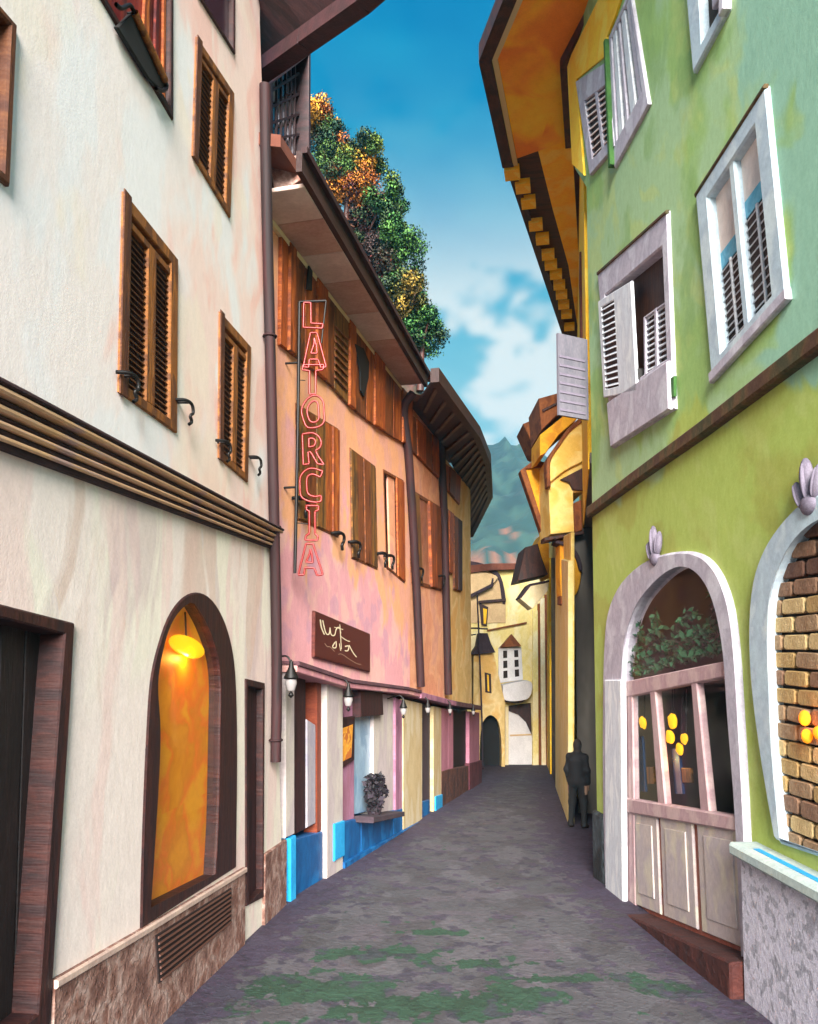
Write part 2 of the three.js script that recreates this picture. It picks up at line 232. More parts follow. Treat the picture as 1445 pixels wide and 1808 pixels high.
{ // the wooded mountain at the end of the street
  const n = 150, pos = [], col = [], idx = [];
  const ridge = (x) => 62 + 46 * Math.exp(-Math.pow((x - 41) / 44, 2)) + 14 * Math.exp(-Math.pow((x - 72) / 16, 2)) + 24 * Math.exp(-Math.pow((x + 120) / 90, 2)) + 20 * (fbm(x * 0.11 + 5, 3, 4) - 0.5);
  const C = [[0.004, 0.012, 0.009], [0.007, 0.02, 0.014], [0.02, 0.042, 0.028], [0.02, 0.042, 0.028], [0.14, 0.05, 0.022]];
  for (let j = 0; j <= n; j++) for (let i = 0; i <= n; i++) {
    const t = j / n, x = -190 + 460 * i / n, z = -(230 + 170 * t), h = -6 + (ridge(x) + 6) * Math.pow(t, 0.85) + (fbm(x * 0.12, t * 14, 4) - 0.5) * 9 + (vn(x * 0.7, t * 70) - 0.5) * 1.6 + (vn(x * 0.33, t * 40) - 0.5) * 1.6;
    pos.push(x, h, z);
    const a = fbm(x * 0.07 + 3, t * 9 + 2, 4), b = fbm(x * 0.16 + 30, t * 16, 3);
    let c = mix3(C[1], C[0], sst(0.45, 0.6, a)); c = mix3(c, C[2], 0.7 * sst(0.54, 0.66, b));
    c = mix3(c, C[4], sst(0.55, 0.6, fbm(x * 0.16 + 77, t * 13 + 4, 3)) * sst(0.6, 0.52, t) * 0.85); col.push(...c);
  }
  for (let j = 0; j < n; j++) for (let i = 0; i < n; i++) { const a = j * (n + 1) + i, b = a + 1, c = a + n + 1, e = c + 1; idx.push(a, b, e, a, e, c); }
  const g = new THREE.BufferGeometry(); g.setAttribute('position', new THREE.Float32BufferAttribute(pos, 3)); g.setAttribute('color', new THREE.Float32BufferAttribute(col, 3)); g.setIndex(idx); g.computeVertexNormals();
  const m = mesh('mountain', g, new THREE.MeshStandardMaterial({ vertexColors: true, roughness: 1 })); m.userData.kind = 'structure'; m.userData.label = 'teal wooded mountain with rust coloured clearings beyond the street';
}
const hillY = (x, d) => Math.min(21, 13.2 - 1.25 * x) - 22 * sst(1.0, 3.5, x) + 0.16 * (d - 30) * sst(3, -2, x) + 0.8 * (fbm(x * 0.6 + 9, d * 0.6, 3) - 0.5);
{ const h = sheet('hillside', -26, 5, 27.5, 70, 60, 60, (x, d) => hillY(x, d) - 6 * sst(30, 27.5, d), paint([0x3c2222, 0x4a2a26, 0x2e2a1c], { m: 3, n: 256, grain: 22 })); h.userData.label = 'steep earth slope behind the pink house carrying the trees'; }

// ---------------------------------------------------------------- white house on the near side
const white = thing('white_house', 'white plastered house with brown louvred windows, striped moulding and amber arched door', 'house', 'L');
{
  const H = white, q1 = [[3.301,4.659],[4.285,4.646],[4.235,6.063],[3.29,6.07]], q2 = [[5.269,4.69],[6.134,4.641],[6.182,6.095],[5.232,6.066]], q3 = [[4.509,7.115],[5.469,7.104],[5.525,8.416],[4.544,8.213]];
  const q4 = [[2.732,7.163],[4.089,7.137],[4.026,8.345],[2.984,7.968]], q5 = [[4.525,8.596],[5.54,8.83],[5.508,9.501],[4.561,9.196]], q6 = [[1.401,5.278],[2.02,5.335],[2.032,6.241],[1.419,6.186]];
  const split = [[1.273,4.078],[2.044,4.093],[7.054,4.207]], right = [[7.781,-0.213],[7.593,1.223],[7.124,4.217]], rightUp = [[7.041,4.519],[6.853,6.707],[6.468,9.339],[6.38,9.867]];
  const upper = [[0, split[0][1]], ...split, ...rightUp, [rightUp[3][0], 10.9], [0, 10.9]];
  const warm = hex(0xf0d4ca), rose = hex(0xefc2b6), cool = hex(0xe8e4e4), milk = hex(0xece0dc), butter = hex(0xeee0cc);
  const um = mural(0, 2.5, 8, 11, 1024, 1088, (u, v) => {
    const s = strokes(u, v, 1.6, 0.7), s2 = strokes(u + 20, v, 3.2, 1.4), k = sst(0.3, 0.7, (u - 2.2) / 5 + (s - 0.5) * 1.5 + (s2 - 0.5) * 0.5);
    let c = mix3(mix3(cool, milk, sst(0.4, 0.6, s2)), mix3(warm, rose, sst(0.46, 0.66, s2)), k); c = mix3(c, butter, 0.5 * sst(0.58, 0.7, strokes(u + 70, v + 9, 1.4, 1.1)));
    const g = grit(u, v) * 0.6; return c.map((x) => x + g);
  });
  mesh('upper_wall', ext(upper, -0.35, 0, [q1, q2, q3, q4, q5, q6].map((q) => part4(q, 0.02, 0.98, 0.01, 0.99)), 0), um, H);
  const arch = [[3.848,0.919],[3.846,1.475],[3.878,2.28],[3.924,2.69],[4.022,2.908],[4.218,3.164],[4.481,3.328],[4.786,3.402],[5.127,3.376],[5.431,3.237],[5.682,3.008],[5.829,2.733],[5.929,2.064],[5.951,1.236],[5.955,0.789]];
  const archIn = [[3.984,1.01],[4.03,1.431],[4.087,2.046],[4.082,2.343],[4.025,2.644],[4.067,2.822],[4.201,3.067],[4.404,3.227],[4.701,3.319],[4.941,3.215],[5.157,3.062],[5.358,2.847],[5.445,2.637],[5.455,2.114],[5.447,1.341],[5.395,0.872]];
  const archS = smooth(arch, 48), archInS = smooth(archIn, 48);
  const bigDoor = [[1.633,0.823],[2.662,0.783],[2.778,2.563],[2.8,3.07],[2.1,3.139],[1.49,3.199]], slim = [[6.297,0.315],[6.896,0.225],[6.836,2.55],[6.171,2.622]];
  const lower = [[0, -1], ...[[4.503,-1.486],[7.948,-0.468]], ...right, ...[...split].reverse(), [0, split[0][1]]];
  const cream = hex(0xefe6d6), ivory = hex(0xefe0d8), pinkish = hex(0xeed4cc), stain = hex(0xc9a795), mauve = hex(0xc7aeb0);
  const lm = mural(0, -1, 8.2, 4, 1100, 670, (u, v) => {
    const s = strokes(u, v, 2.2, 0.5), s2 = strokes(u + 31, v + 3, 4.2, 0.9), s3 = strokes(u + 11, v + 60, 3.4, 0.55);
    let c = mix3(mix3(cream, ivory, sst(0.42, 0.6, s)), pinkish, 0.9 * sst(0.48, 0.66, s2));
    c = mix3(c, s > 0.5 ? stain : mauve, 0.45 * sst(0.52, 0.66, s3) * sst(2.2, 2.9, v + (s2 - 0.5) * 1.8)); const g = grit(u, v); return c.map((x) => x + g);
  }, { bs: 0.0025 });
  mesh('lower_wall', ext(lower, -0.35, 0, [archS, bigDoor, slim], 0), lm, H);
  mesh('house_body', box(0, 6.5, -1, 10.8, -5, -0.36), M.rubble, H);
  // striped moulding
  const T0 = [[1.264,4.228],[2.035,4.246],[7.073,4.301]], B0 = [[1.283,3.911],[2.053,3.935],[7.084,4.067]], ends = [T0, B0].forEach((l) => l.unshift([0.01, l[0][1]])), band = (a, b) => [...T0.map((p, i) => [p[0], mix(B0[i][1], p[1], b)]), ...T0.map((p, i) => [p[0], mix(B0[i][1], p[1], a)]).reverse()];
  const c0 = mesh('cornice', ext(band(0, 1), -0.02, 0.05, [], 0.01), M.corniceDark, H);
  [[0.1, 0.19, 0.075], [0.3, 0.4, 0.095], [0.52, 0.63, 0.115], [0.77, 0.88, 0.15]].forEach(([a, b, z]) => mesh('moulding', ext(band(a, b), 0.045, z, [], 0.012), M.corniceTan, c0));
  [[0.2, 0.29, 0.065], [0.41, 0.5, 0.08], [0.64, 0.75, 0.1], [0.89, 0.99, 0.16]].forEach(([a, b, z]) => mesh('fillet', ext(band(a, b), 0.045, z, [], 0.01), M.corniceDark, c0));
  // louvred windows
  function louvred(q, n, lab) {
    const w = mesh('window', ext(q, -0.1, 0.022, [part4(q, 0.13, 0.85, 0.055, 0.93)], 0.008), M.ochreWood, H); w.userData.label = lab;
    mesh('side_board', ext(part4(q, -0.015, 0.1, -0.01, 1.01), 0.02, 0.032, [], 0.004), M.brownFrame, w);
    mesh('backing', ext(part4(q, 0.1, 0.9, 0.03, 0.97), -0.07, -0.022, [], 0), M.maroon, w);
    mesh('transom', ext(part4(q, 0.13, 0.85, 0.865, 0.9), -0.03, 0.014, [], 0.004), M.ochreWood, w);
    mesh('stile', ext(part4(q, 0.43, 0.58, 0.055, 0.87), -0.03, 0.016, [], 0.006), M.ochreWood, w);
    for (const [s0, s1] of [[0.13, 0.43], [0.58, 0.85]]) for (let i = 0; i < n; i++) { const t = mix(0.07, 0.85, (i + 0.5) / n); slat(w, Q(q, s0, t), Q(q, s1, t), -0.008, 0.022, 0.007, -0.75, M.slat); }
    return w;
  }
  louvred(q1, 24, 'larger brown louvred window'); louvred(q2, 20, 'narrow brown louvred window by the downpipe'); louvred(q3, 17, 'upper brown louvred window');
  // red window with its timber rail
  const w4 = mesh('window', ext(q4, -0.1, 0.02, [part4(q4, 0.05, 0.95, 0.06, 0.96)], 0.01), M.jamb, H); w4.userData.label = 'red window with a slanting timber rail';
  mesh('shutter', ext(part4(q4, 0.03, 0.97, 0.04, 0.97), -0.09, -0.04, [], 0), M.redPaint, w4);
  for (const [a, b, m] of [[0.62, 0.7, M.orangeWood], [0.78, 0.83, M.redPaint], [0.9, 0.94, M.orangeWood]]) mesh('board', ext(part4(q4, a, b, 0.06, 0.96), -0.04, -0.015, [], 0.006), m, w4);
  const rail = [[3.272,7.356],[3.494,7.313],[3.798,7.251]];
  mesh('flower_box', ext([...[[3.079,7.091],[3.316,7.404]], ...rail, ...[[3.929,7.315],[3.788,7.165],[3.573,7.093]]], 0.015, 0.05, [], 0.008), M.black, w4);
  mesh('rail', tube(rail.map((p) => [...p, 0.07]), 0.028, 16, 8), M.ochreWood, w4);
  mesh('rail_bracket', tube([[3.028,7.206],[3.092,7.236],[3.236,7.375],[3.289,7.37]].map((p) => [...p, 0.06]), 0.016, 16, 6), M.blackIron, w4);
  mesh('rail_bracket', tube([[3.818,7.266],[3.851,7.245],[3.782,7.157],[3.662,7.087]].map((p) => [...p, 0.06]), 0.016, 16, 6), M.blackIron, w4);
  const w5 = mesh('window', ext(q5, -0.1, 0.02, [part4(q5, 0.06, 0.94, 0.05, 0.97)], 0.01), M.jamb, H); mesh('pane', ext(part4(q5, 0.04, 0.96, 0.03, 0.98), -0.07, -0.03, [], 0), M.purpleGlass, w5);
  const w6 = mesh('window', ext(q6, -0.2, 0.03, [part4(q6, 0.08, 0.9, 0.06, 0.95)], 0.012), M.brownFrame, H); mesh('shutter', ext(part4(q6, 0.05, 0.95, 0.04, 0.97), -0.09, -0.03, [], 0), M.brownWood, w6);
  // shutter catches
  for (const [u, v] of [[3.338,4.735],[4.331,4.865],[5.264,4.784],[6.238,4.874]]) mesh('shutter_catch', merge(tube([[u - 0.1, v + 0.04, 0.02], [u - 0.04, v + 0.05, 0.09], [u + 0.03, v + 0.03, 0.11], [u + 0.05, v - 0.03, 0.11], [u + 0.02, v - 0.06, 0.1], [u + 0.05, v - 0.1, 0.1], [u + 0.02, v - 0.13, 0.09]], 0.014, 28, 7), tube([[u, v + 0.05, -0.01], [u, v + 0.045, 0.1]], 0.012, 4, 6)), M.blackIron, H);
  // big dark door in its deep jamb
  const bd = bigDoor, bdIn = [[1.699,0.882],[2.532,0.908],[2.654,2.572],[2.691,3],[2.104,3.069],[1.566,3.118]];
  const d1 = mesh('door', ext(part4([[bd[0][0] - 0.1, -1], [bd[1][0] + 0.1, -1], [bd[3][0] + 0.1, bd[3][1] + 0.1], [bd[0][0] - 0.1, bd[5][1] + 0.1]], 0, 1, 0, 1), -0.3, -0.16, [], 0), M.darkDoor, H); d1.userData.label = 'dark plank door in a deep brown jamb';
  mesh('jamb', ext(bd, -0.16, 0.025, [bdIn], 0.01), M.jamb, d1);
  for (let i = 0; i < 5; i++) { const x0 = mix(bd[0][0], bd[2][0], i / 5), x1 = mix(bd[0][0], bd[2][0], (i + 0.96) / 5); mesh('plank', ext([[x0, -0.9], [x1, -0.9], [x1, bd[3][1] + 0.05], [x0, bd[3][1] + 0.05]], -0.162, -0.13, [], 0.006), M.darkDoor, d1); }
  // amber arched door, lit from within
  const d2 = mesh('arched_door', ext(archS, -0.12, 0.015, [archInS], 0.012), M.jamb, H); d2.userData.label = 'arched door with amber glass and a yellow lamp';
  mesh('lit_panel', ext(smooth([[3.75,0.913],[3.893,2.733],[4.694,3.448],[5.648,2.683],[5.743,0.697]], 24), -0.3, -0.11, [], 0), M.amber, d2);
  const cp = [4.822,2.938]; const lamp = new THREE.SphereGeometry(1, 24, 12); lamp.scale(0.4, 0.09, 0.03); lamp.rotateZ(-0.12); lamp.translate(cp[0], cp[1], -0.072);
  mesh('lamp', lamp, new THREE.MeshStandardMaterial({ color: 0xe8b818, emissive: 0xffb400, emissiveIntensity: 0.22, roughness: 0.4 }), d2);
  mesh('lamp_cord', beam([cp[0], cp[1] + 0.05, -0.085], [cp[0], cp[1] + 0.3, -0.1], 0.012, 0.012), M.jamb, d2);
  const pl = new THREE.PointLight(0xffa040, 0.12, 0, 2); pl.position.set(cp[0], cp[1] - 0.1, -0.035); pl.castShadow = true; H.add(pl);
  mesh('glass', ext(archInS, -0.02, -0.016, [], 0), M.glass, d2);
  // slim door
  const d3 = mesh('slim_door', ext(slim, -0.25, -0.06, [], 0), M.maroon, H); mesh('frame', ext(slim, -0.06, 0.02, [part4(slim, 0.1, 0.9, -0.2, 0.97)].map((h) => h.map((p, i) => i < 2 ? [p[0], slim[0][1] + 0.01] : p)), 0.006), M.jamb, d3);
  // plinth, its ledge, the vent
  const pt = [[2.683,1.029],[3.802,0.926],[6.204,0.728]], pt2 = [[6.897,0.685],[7.823,0.629]];
  mesh('plinth', ext([...pt, [slim[0][0] - 0.03, -1], [pt[0][0], -1]], -0.05, 0.03, [], 0.01), M.plinth, H);
  mesh('plinth', ext([[slim[1][0] + 0.03, -1], ...pt2, [pt2[1][0] + 0.02, -1]], -0.05, 0.03, [], 0.012), M.plinth, H);
  mesh('plinth_ledge', ext([...pt, ...[...pt].reverse().map((p) => [p[0], p[1] - 0.05])], 0.02, 0.05, [], 0.01), M.plinthCap, H);
  const vq = [[4.112,0.431],[5.761,0.324],[5.745,0.66],[4.033,0.807]], vent = mesh('vent_grille', ext(vq, 0.02, 0.04, [], 0.004), M.ventDark, H);
  for (let i = 0; i < 8; i++) slat(vent, Q(vq, 0.02, (i + 0.5) / 8), Q(vq, 0.98, (i + 0.5) / 8), 0.045, 0.016, 0.014, -0.5, M.ventSlat);
  // downpipe and the dark eave above
  const dp = [[6.339,9.104],[6.423,8.185],[6.625,6.606],[6.9,4.492],[7.099,2.578],[7.092,1.658]].map((p) => [...p, 0.08]);
  const dpm = mesh('downpipe', tube(dp, 0.062, 60, 12), M.pipe, H);
  for (const v of [1.9, 4.3, 6.4]) { const i = dp.findIndex((p, k) => dp[k + 1] && dp[k + 1][1] < v && p[1] >= v), t = (dp[i][1] - v) / (dp[i][1] - dp[i + 1][1]); const g = new THREE.TorusGeometry(0.068, 0.014, 6, 16); g.rotateX(Math.PI / 2); g.translate(mix(dp[i][0], dp[i + 1][0], t), v, 0.08); mesh('pipe_clip', g, M.pipe, dpm); }
  // the dark verge of the roof, rising towards the square
  const ev = [[-1.723,9.2,-8.95], [-1.793,9.728,-8.3], [-1.817,9.947,-7.9], [0.066,8.992,-6.9], [-0.211,8.813,-7.25], [-0.369,8.847,-7.45], [-1.015,8.957,-8.1]].map((p) => { const q = new THREE.Vector3(...p).applyMatrix4(frameMatrix('L').invert()); return [q.x, q.y, q.z]; });
  mesh('eave', slab3(ev.map((p) => [p[0], p[1] + 0.12, p[2]]), 0.12), M.eave, H);
  const rim = [ev[0], ev[6], ev[5], ev[4], ev[3]]; for (let i = 0; i < 4; i++) mesh('eave_beam', beam([rim[i][0] - 0.06, rim[i][1] - 0.03, rim[i][2] - 0.08], [rim[i + 1][0] - 0.06, rim[i + 1][1] - 0.03, rim[i + 1][2] - 0.08], 0.2, 0.16), M.rim, H);
  const E = (s, t) => [0, 1, 2].map((i) => mix(mix(ev[0][i], ev[5][i], s), mix(ev[1][i], ev[4][i], s), t)); const sk = [E(0.25, 0.1), E(0.62, 0.1), E(0.62, 0.24), E(0.25, 0.24)].map((p) => [p[0], p[1] - 0.02, p[2]]);
  const pane = mesh('eave_light', slab3(sk, 0.03), M.blueGlass, H); for (let i = 1; i < 5; i++) { const a = E(0.25 + 0.074 * i, 0.09), b = E(0.25 + 0.074 * i, 0.25); mesh('glazing_bar', beam([a[0], a[1] - 0.06, a[2]], [b[0], b[1] - 0.06, b[2]], 0.03, 0.03), M.eave, pane); }
  mesh('roof', prism([[0.12, 10.91], [-5, 12.4], [-5, 12.55], [0.12, 11.05]], 0, 6.4), M.roofTile, H);
}

// ---------------------------------------------------------------- pink house, then the peach and the sand coloured house in the same row
const pink = thing('pink_house', 'pink house with orange timber boards under a grey panelled eave and a blue shopfront', 'house', 'P');
const peachH = thing('peach_house', 'narrow peach house with brown shutters between two dark downpipes', 'house', 'P');
const sandH = thing('sand_house', 'sand yellow house with a slatted dark eave past the second downpipe', 'house', 'P');
const canopyLine = [[1.242,3.248],[1.601,3.199],[3.34,2.958],[6.743,2.696],[8.705,2.487],[11.657,2.165],[16.227,1.735]];
const canopyAt = (u) => { let i = 0; while (i < canopyLine.length - 2 && u > canopyLine[i + 1][0]) i++; const [a, b] = [canopyLine[i], canopyLine[i + 1]]; return mix(a[1], b[1], (u - a[0]) / (b[0] - a[0])); };
const uAt = (list) => list.map((p) => p[0]);
const [uA, uB, uC, uD] = uAt([[0.62,2.436],[7.806,1.698],[11.5,1.318],[15.567,0.9]]);
{
  const H = pink;
  const qA = [[1.741,5.099],[3.324,5.091],[3.318,6.738],[1.624,6.613]], qB = [[3.975,4.851],[5.429,4.818],[5.27,6.616],[3.862,6.59]], qC = [[6.014,4.908],[7.343,4.74],[7.248,6.784],[5.774,6.679]];
  const rose = hex(0xd89aa0), mauve = hex(0xc290a2), salmon = hex(0xdea088), peach = hex(0xe6a67a), blush = hex(0xdeaca4);
  const pm = mural(0, 2, 8.4, 9, 900, 750, (u, v) => {
    const s = strokes(u, v, 2, 1.2), s2 = strokes(u + 44, v + 5, 3.6, 2), k = sst(0.35, 0.65, (v - 4.9) / 2.4 + 0.5 + (u - 3.6) * 0.1 + (s - 0.5) * 1.6 + (s2 - 0.5) * 0.6);
    let c = mix3(mix3(rose, blush, sst(0.44, 0.6, s2)), mix3(salmon, peach, sst(0.42, 0.6, s2)), k); c = mix3(c, mauve, 0.7 * sst(0.56, 0.68, strokes(u + 9, v + 80, 2.4, 2.2)) * (1 - k)); const g = grit(u, v); return c.map((x) => x + g);
  }, { bs: 0.0025 });
  const top = 8.62;
  const openings = [qA, qB, qC].map((q) => part4(q, 0.03, 0.97, 0.02, 0.98));
  mesh('wall', ext([[uA, canopyAt(uA)], ...canopyLine.filter((p) => p[0] > uA && p[0] < uB), [uB, canopyAt(uB)], [uB, top], [uA, top]], -0.35, 0, openings, 0), pm, H);
  mesh('house_body', box(uA, uB, -1, top, -4, -0.9), M.rubble, H);
  mesh('shop_back', box(uA, uB, -1, 3.7, -0.9, -0.5), M.maroon, H);
  // timber boards under the eave
  const topY = [[1,8.658],[7.29,8.425]], botL = [[1.113,7.163],[1.805,7.212],[2.882,7.263],[3.711,7.214],[4.857,7.271],[6.31,7.403],[7.808,7.588]];
  const bot = (u) => { let i = 0; while (i < botL.length - 2 && u > botL[i + 1][0]) i++; const a = botL[i], b = botL[i + 1]; return mix(a[1], b[1], (u - a[0]) / (b[0] - a[0])); };
  const cuts = uAt([[1.024,7.215],[1.251,7.304],[1.47,7.389],[1.837,7.532],[2.231,7.686],[2.655,7.851],[3.014,7.991],[3.666,8.245],[3.976,8.366],[4.613,8.614],[5.04,8.781],[5.679,9.03],[6.339,9.287],[6.973,9.535],[7.76,9.842]]);
  const tones = [M.orangeWood, M.orangeWoodB, M.brownWood, M.orangeWoodB, M.orangeWood, M.brownWood, M.oliveWood, M.orangeWood, M.brownWood, M.orangeWoodB, M.orangeWood, M.brownWood, M.orangeWoodB, M.orangeWood];
  for (let i = 0; i < cuts.length - 1; i++) { const a = cuts[i] + 0.008, b = cuts[i + 1] - 0.008, z = 0.05 + 0.03 * (i % 3 === 1); mesh('timber_board', ext([[a, bot(a)], [b, bot(b)], [b, top - 0.05], [a, top - 0.05]], 0.0, z, [], 0.01), tones[i], H); }
  for (const pts of [[[1.852,8.55],[1.976,8.531],[1.962,8.248],[1.78,8.189]], [[3.863,8.248],[4.304,8.342],[4.618,8.227],[4.59,7.946],[4.346,7.541],[4.164,7.595],[4.13,7.911]]]) mesh('dark_opening', ext(pts, 0.07, 0.095, [], 0.004), M.black, H);
  const lq = [[2.978,7.363],[3.545,7.341],[3.556,8.256],[3.01,8.23]]; for (let i = 0; i < 8; i++) slat(H, Q(lq, 0, (i + 0.5) / 8), Q(lq, 1, (i + 0.5) / 8), 0.066, 0.05, 0.02, -0.5, M.brownWood, 'louvre');
  // shutters of the middle floor
  function shutters(q, boards, parent = H) { const w = mesh('window', ext(part4(q, 0, 1, 0, 1), -0.2, 0.01, [part4(q, 0.04, 0.96, 0.03, 0.97)], 0.004), M.brownWood, parent); mesh('backing', ext(part4(q, 0.02, 0.98, 0.01, 0.99), -0.24, -0.2, [], 0), M.maroon, w); for (const [a, b, z, m] of boards) mesh('shutter_board', ext(part4(q, a, b, 0.015, 0.985), z - 0.04, z, [], 0.008), m, w); return w; }
  shutters(qA, [[0.01, 0.2, 0.03, M.oliveWood], [0.21, 0.42, 0.02, M.brownWood], [0.43, 0.64, 0.03, M.oliveWood], [0.65, 0.82, 0.02, M.orangeWood], [0.83, 1, 0.035, M.orangeWoodB]]);
  shutters(qB, [[0.01, 0.22, 0.03, M.oliveWood], [0.23, 0.48, 0.02, M.brownWood], [0.49, 0.74, 0.03, M.brownWood], [0.75, 1, 0.02, M.oliveWood]]);
  shutters(qC, [[0.28, 0.6, -0.02, M.peach], [0.61, 1, 0.03, M.orangeWood]]);
  const catchAt = (list, parent) => { for (const [u, v] of list) mesh('shutter_catch', merge(tube([[u - 0.14, v + 0.05, 0.02], [u - 0.05, v + 0.07, 0.12], [u + 0.06, v + 0.04, 0.15], [u + 0.09, v - 0.04, 0.14], [u + 0.04, v - 0.1, 0.13], [u + 0.08, v - 0.17, 0.12]], 0.024, 24, 7), tube([[u, v + 0.06, -0.01], [u, v + 0.06, 0.13]], 0.018, 4, 6)), M.blackIron, parent); };
  catchAt([[1.659,5.292],[3.123,5.055],[3.916,5.031],[5.462,5.041],[5.937,5.054]], H); catchAt([[8.301,5.058],[10.604,5.119]], peachH);
  // panelled eave with its dark fascia
  const inn = [[0.377,0.25],[0.818,0.175],[4.838,-0.07],[7.831,-0.078]], out = [[0.225,0.658],[0.889,0.671],[6.955,0.451]], u0 = out[0][0], u1 = out[2][0], w0 = out[0][1], w1 = out[2][1];
  const steps = [0, 0.1, 0.22, 0.34, 0.5, 0.66, 1].map((t) => mix(u0, u1, t));
  for (let i = 0; i < 6; i++) { const a = steps[i] + 0.006, b = steps[i + 1] - 0.006, wa = mix(w0, w1, (a - u0) / (u1 - u0)), wb = mix(w0, w1, (b - u0) / (u1 - u0)); mesh('eave_panel', slab([[a, -0.05], [b, -0.05], [b, wb], [a, wa]], 8.6, 8.65, 0.006), i % 2 ? M.soffitB : M.soffitA, H); }
  mesh('fascia', beam([u0 - 0.25, 8.74, w0 + 0.04], [u1 + 0.2, 8.72, w1 + 0.04], 0.07, 0.24), M.fascia, H);
  mesh('gutter', beam([u0 - 0.25, 8.86, w0 + 0.1], [u1 + 0.25, 8.84, w1 + 0.1], 0.07, 0.07), M.maroon, H);
  mesh('eave_trim', beam([u0, 8.56, 0.03], [u1, 8.54, 0.03], 0.05, 0.07), M.creamTrim, H);
  mesh('eave_end_board', from(ext([[-0.124,8.065],[0.271,8.147],[0.286,7.859],[-0.04,7.627]], 0, 0.05, [], 0.006), 'N', 'P'), M.plinth, H);
  mesh('roof', prism([[w1 + 0.05, 8.9], [-4, 10.1], [-4, 10.3], [w1 + 0.05, 9.04]], u0 - 0.3, uB), M.roofTile, H);
  // two downpipes of the row
  const p1 = [[6.979,8.208],[7.299,7.339],[7.724,5.809],[8.115,3.982],[8.365,2.67]].map((p) => [...p, 0.1]); const dp = mesh('downpipe', tube([[p1[0][0] - 0.1, p1[0][1] + 0.2, 0.3], ...p1], 0.085, 50, 10), M.pipe, H);
  // canopy over the shops
  mesh('canopy', ext([...canopyLine.filter((p) => p[0] < uB), [uB, canopyAt(uB)], [uB, canopyAt(uB) - 0.1], ...canopyLine.filter((p) => p[0] < uB).reverse().map((p) => [p[0], p[1] - 0.1])], -0.4, 0.22, [], 0.01), M.canopy, H);
  mesh('canopy_edge', ext([...canopyLine.filter((p) => p[0] < uB).map((p) => [p[0], p[1] + 0.035]), [uB, canopyAt(uB) + 0.035], [uB, canopyAt(uB) - 0.02], ...canopyLine.filter((p) => p[0] < uB).reverse().map((p) => [p[0], p[1] - 0.02])], -0.1, 0.25, [], 0.006), M.canopyDark, H);
}
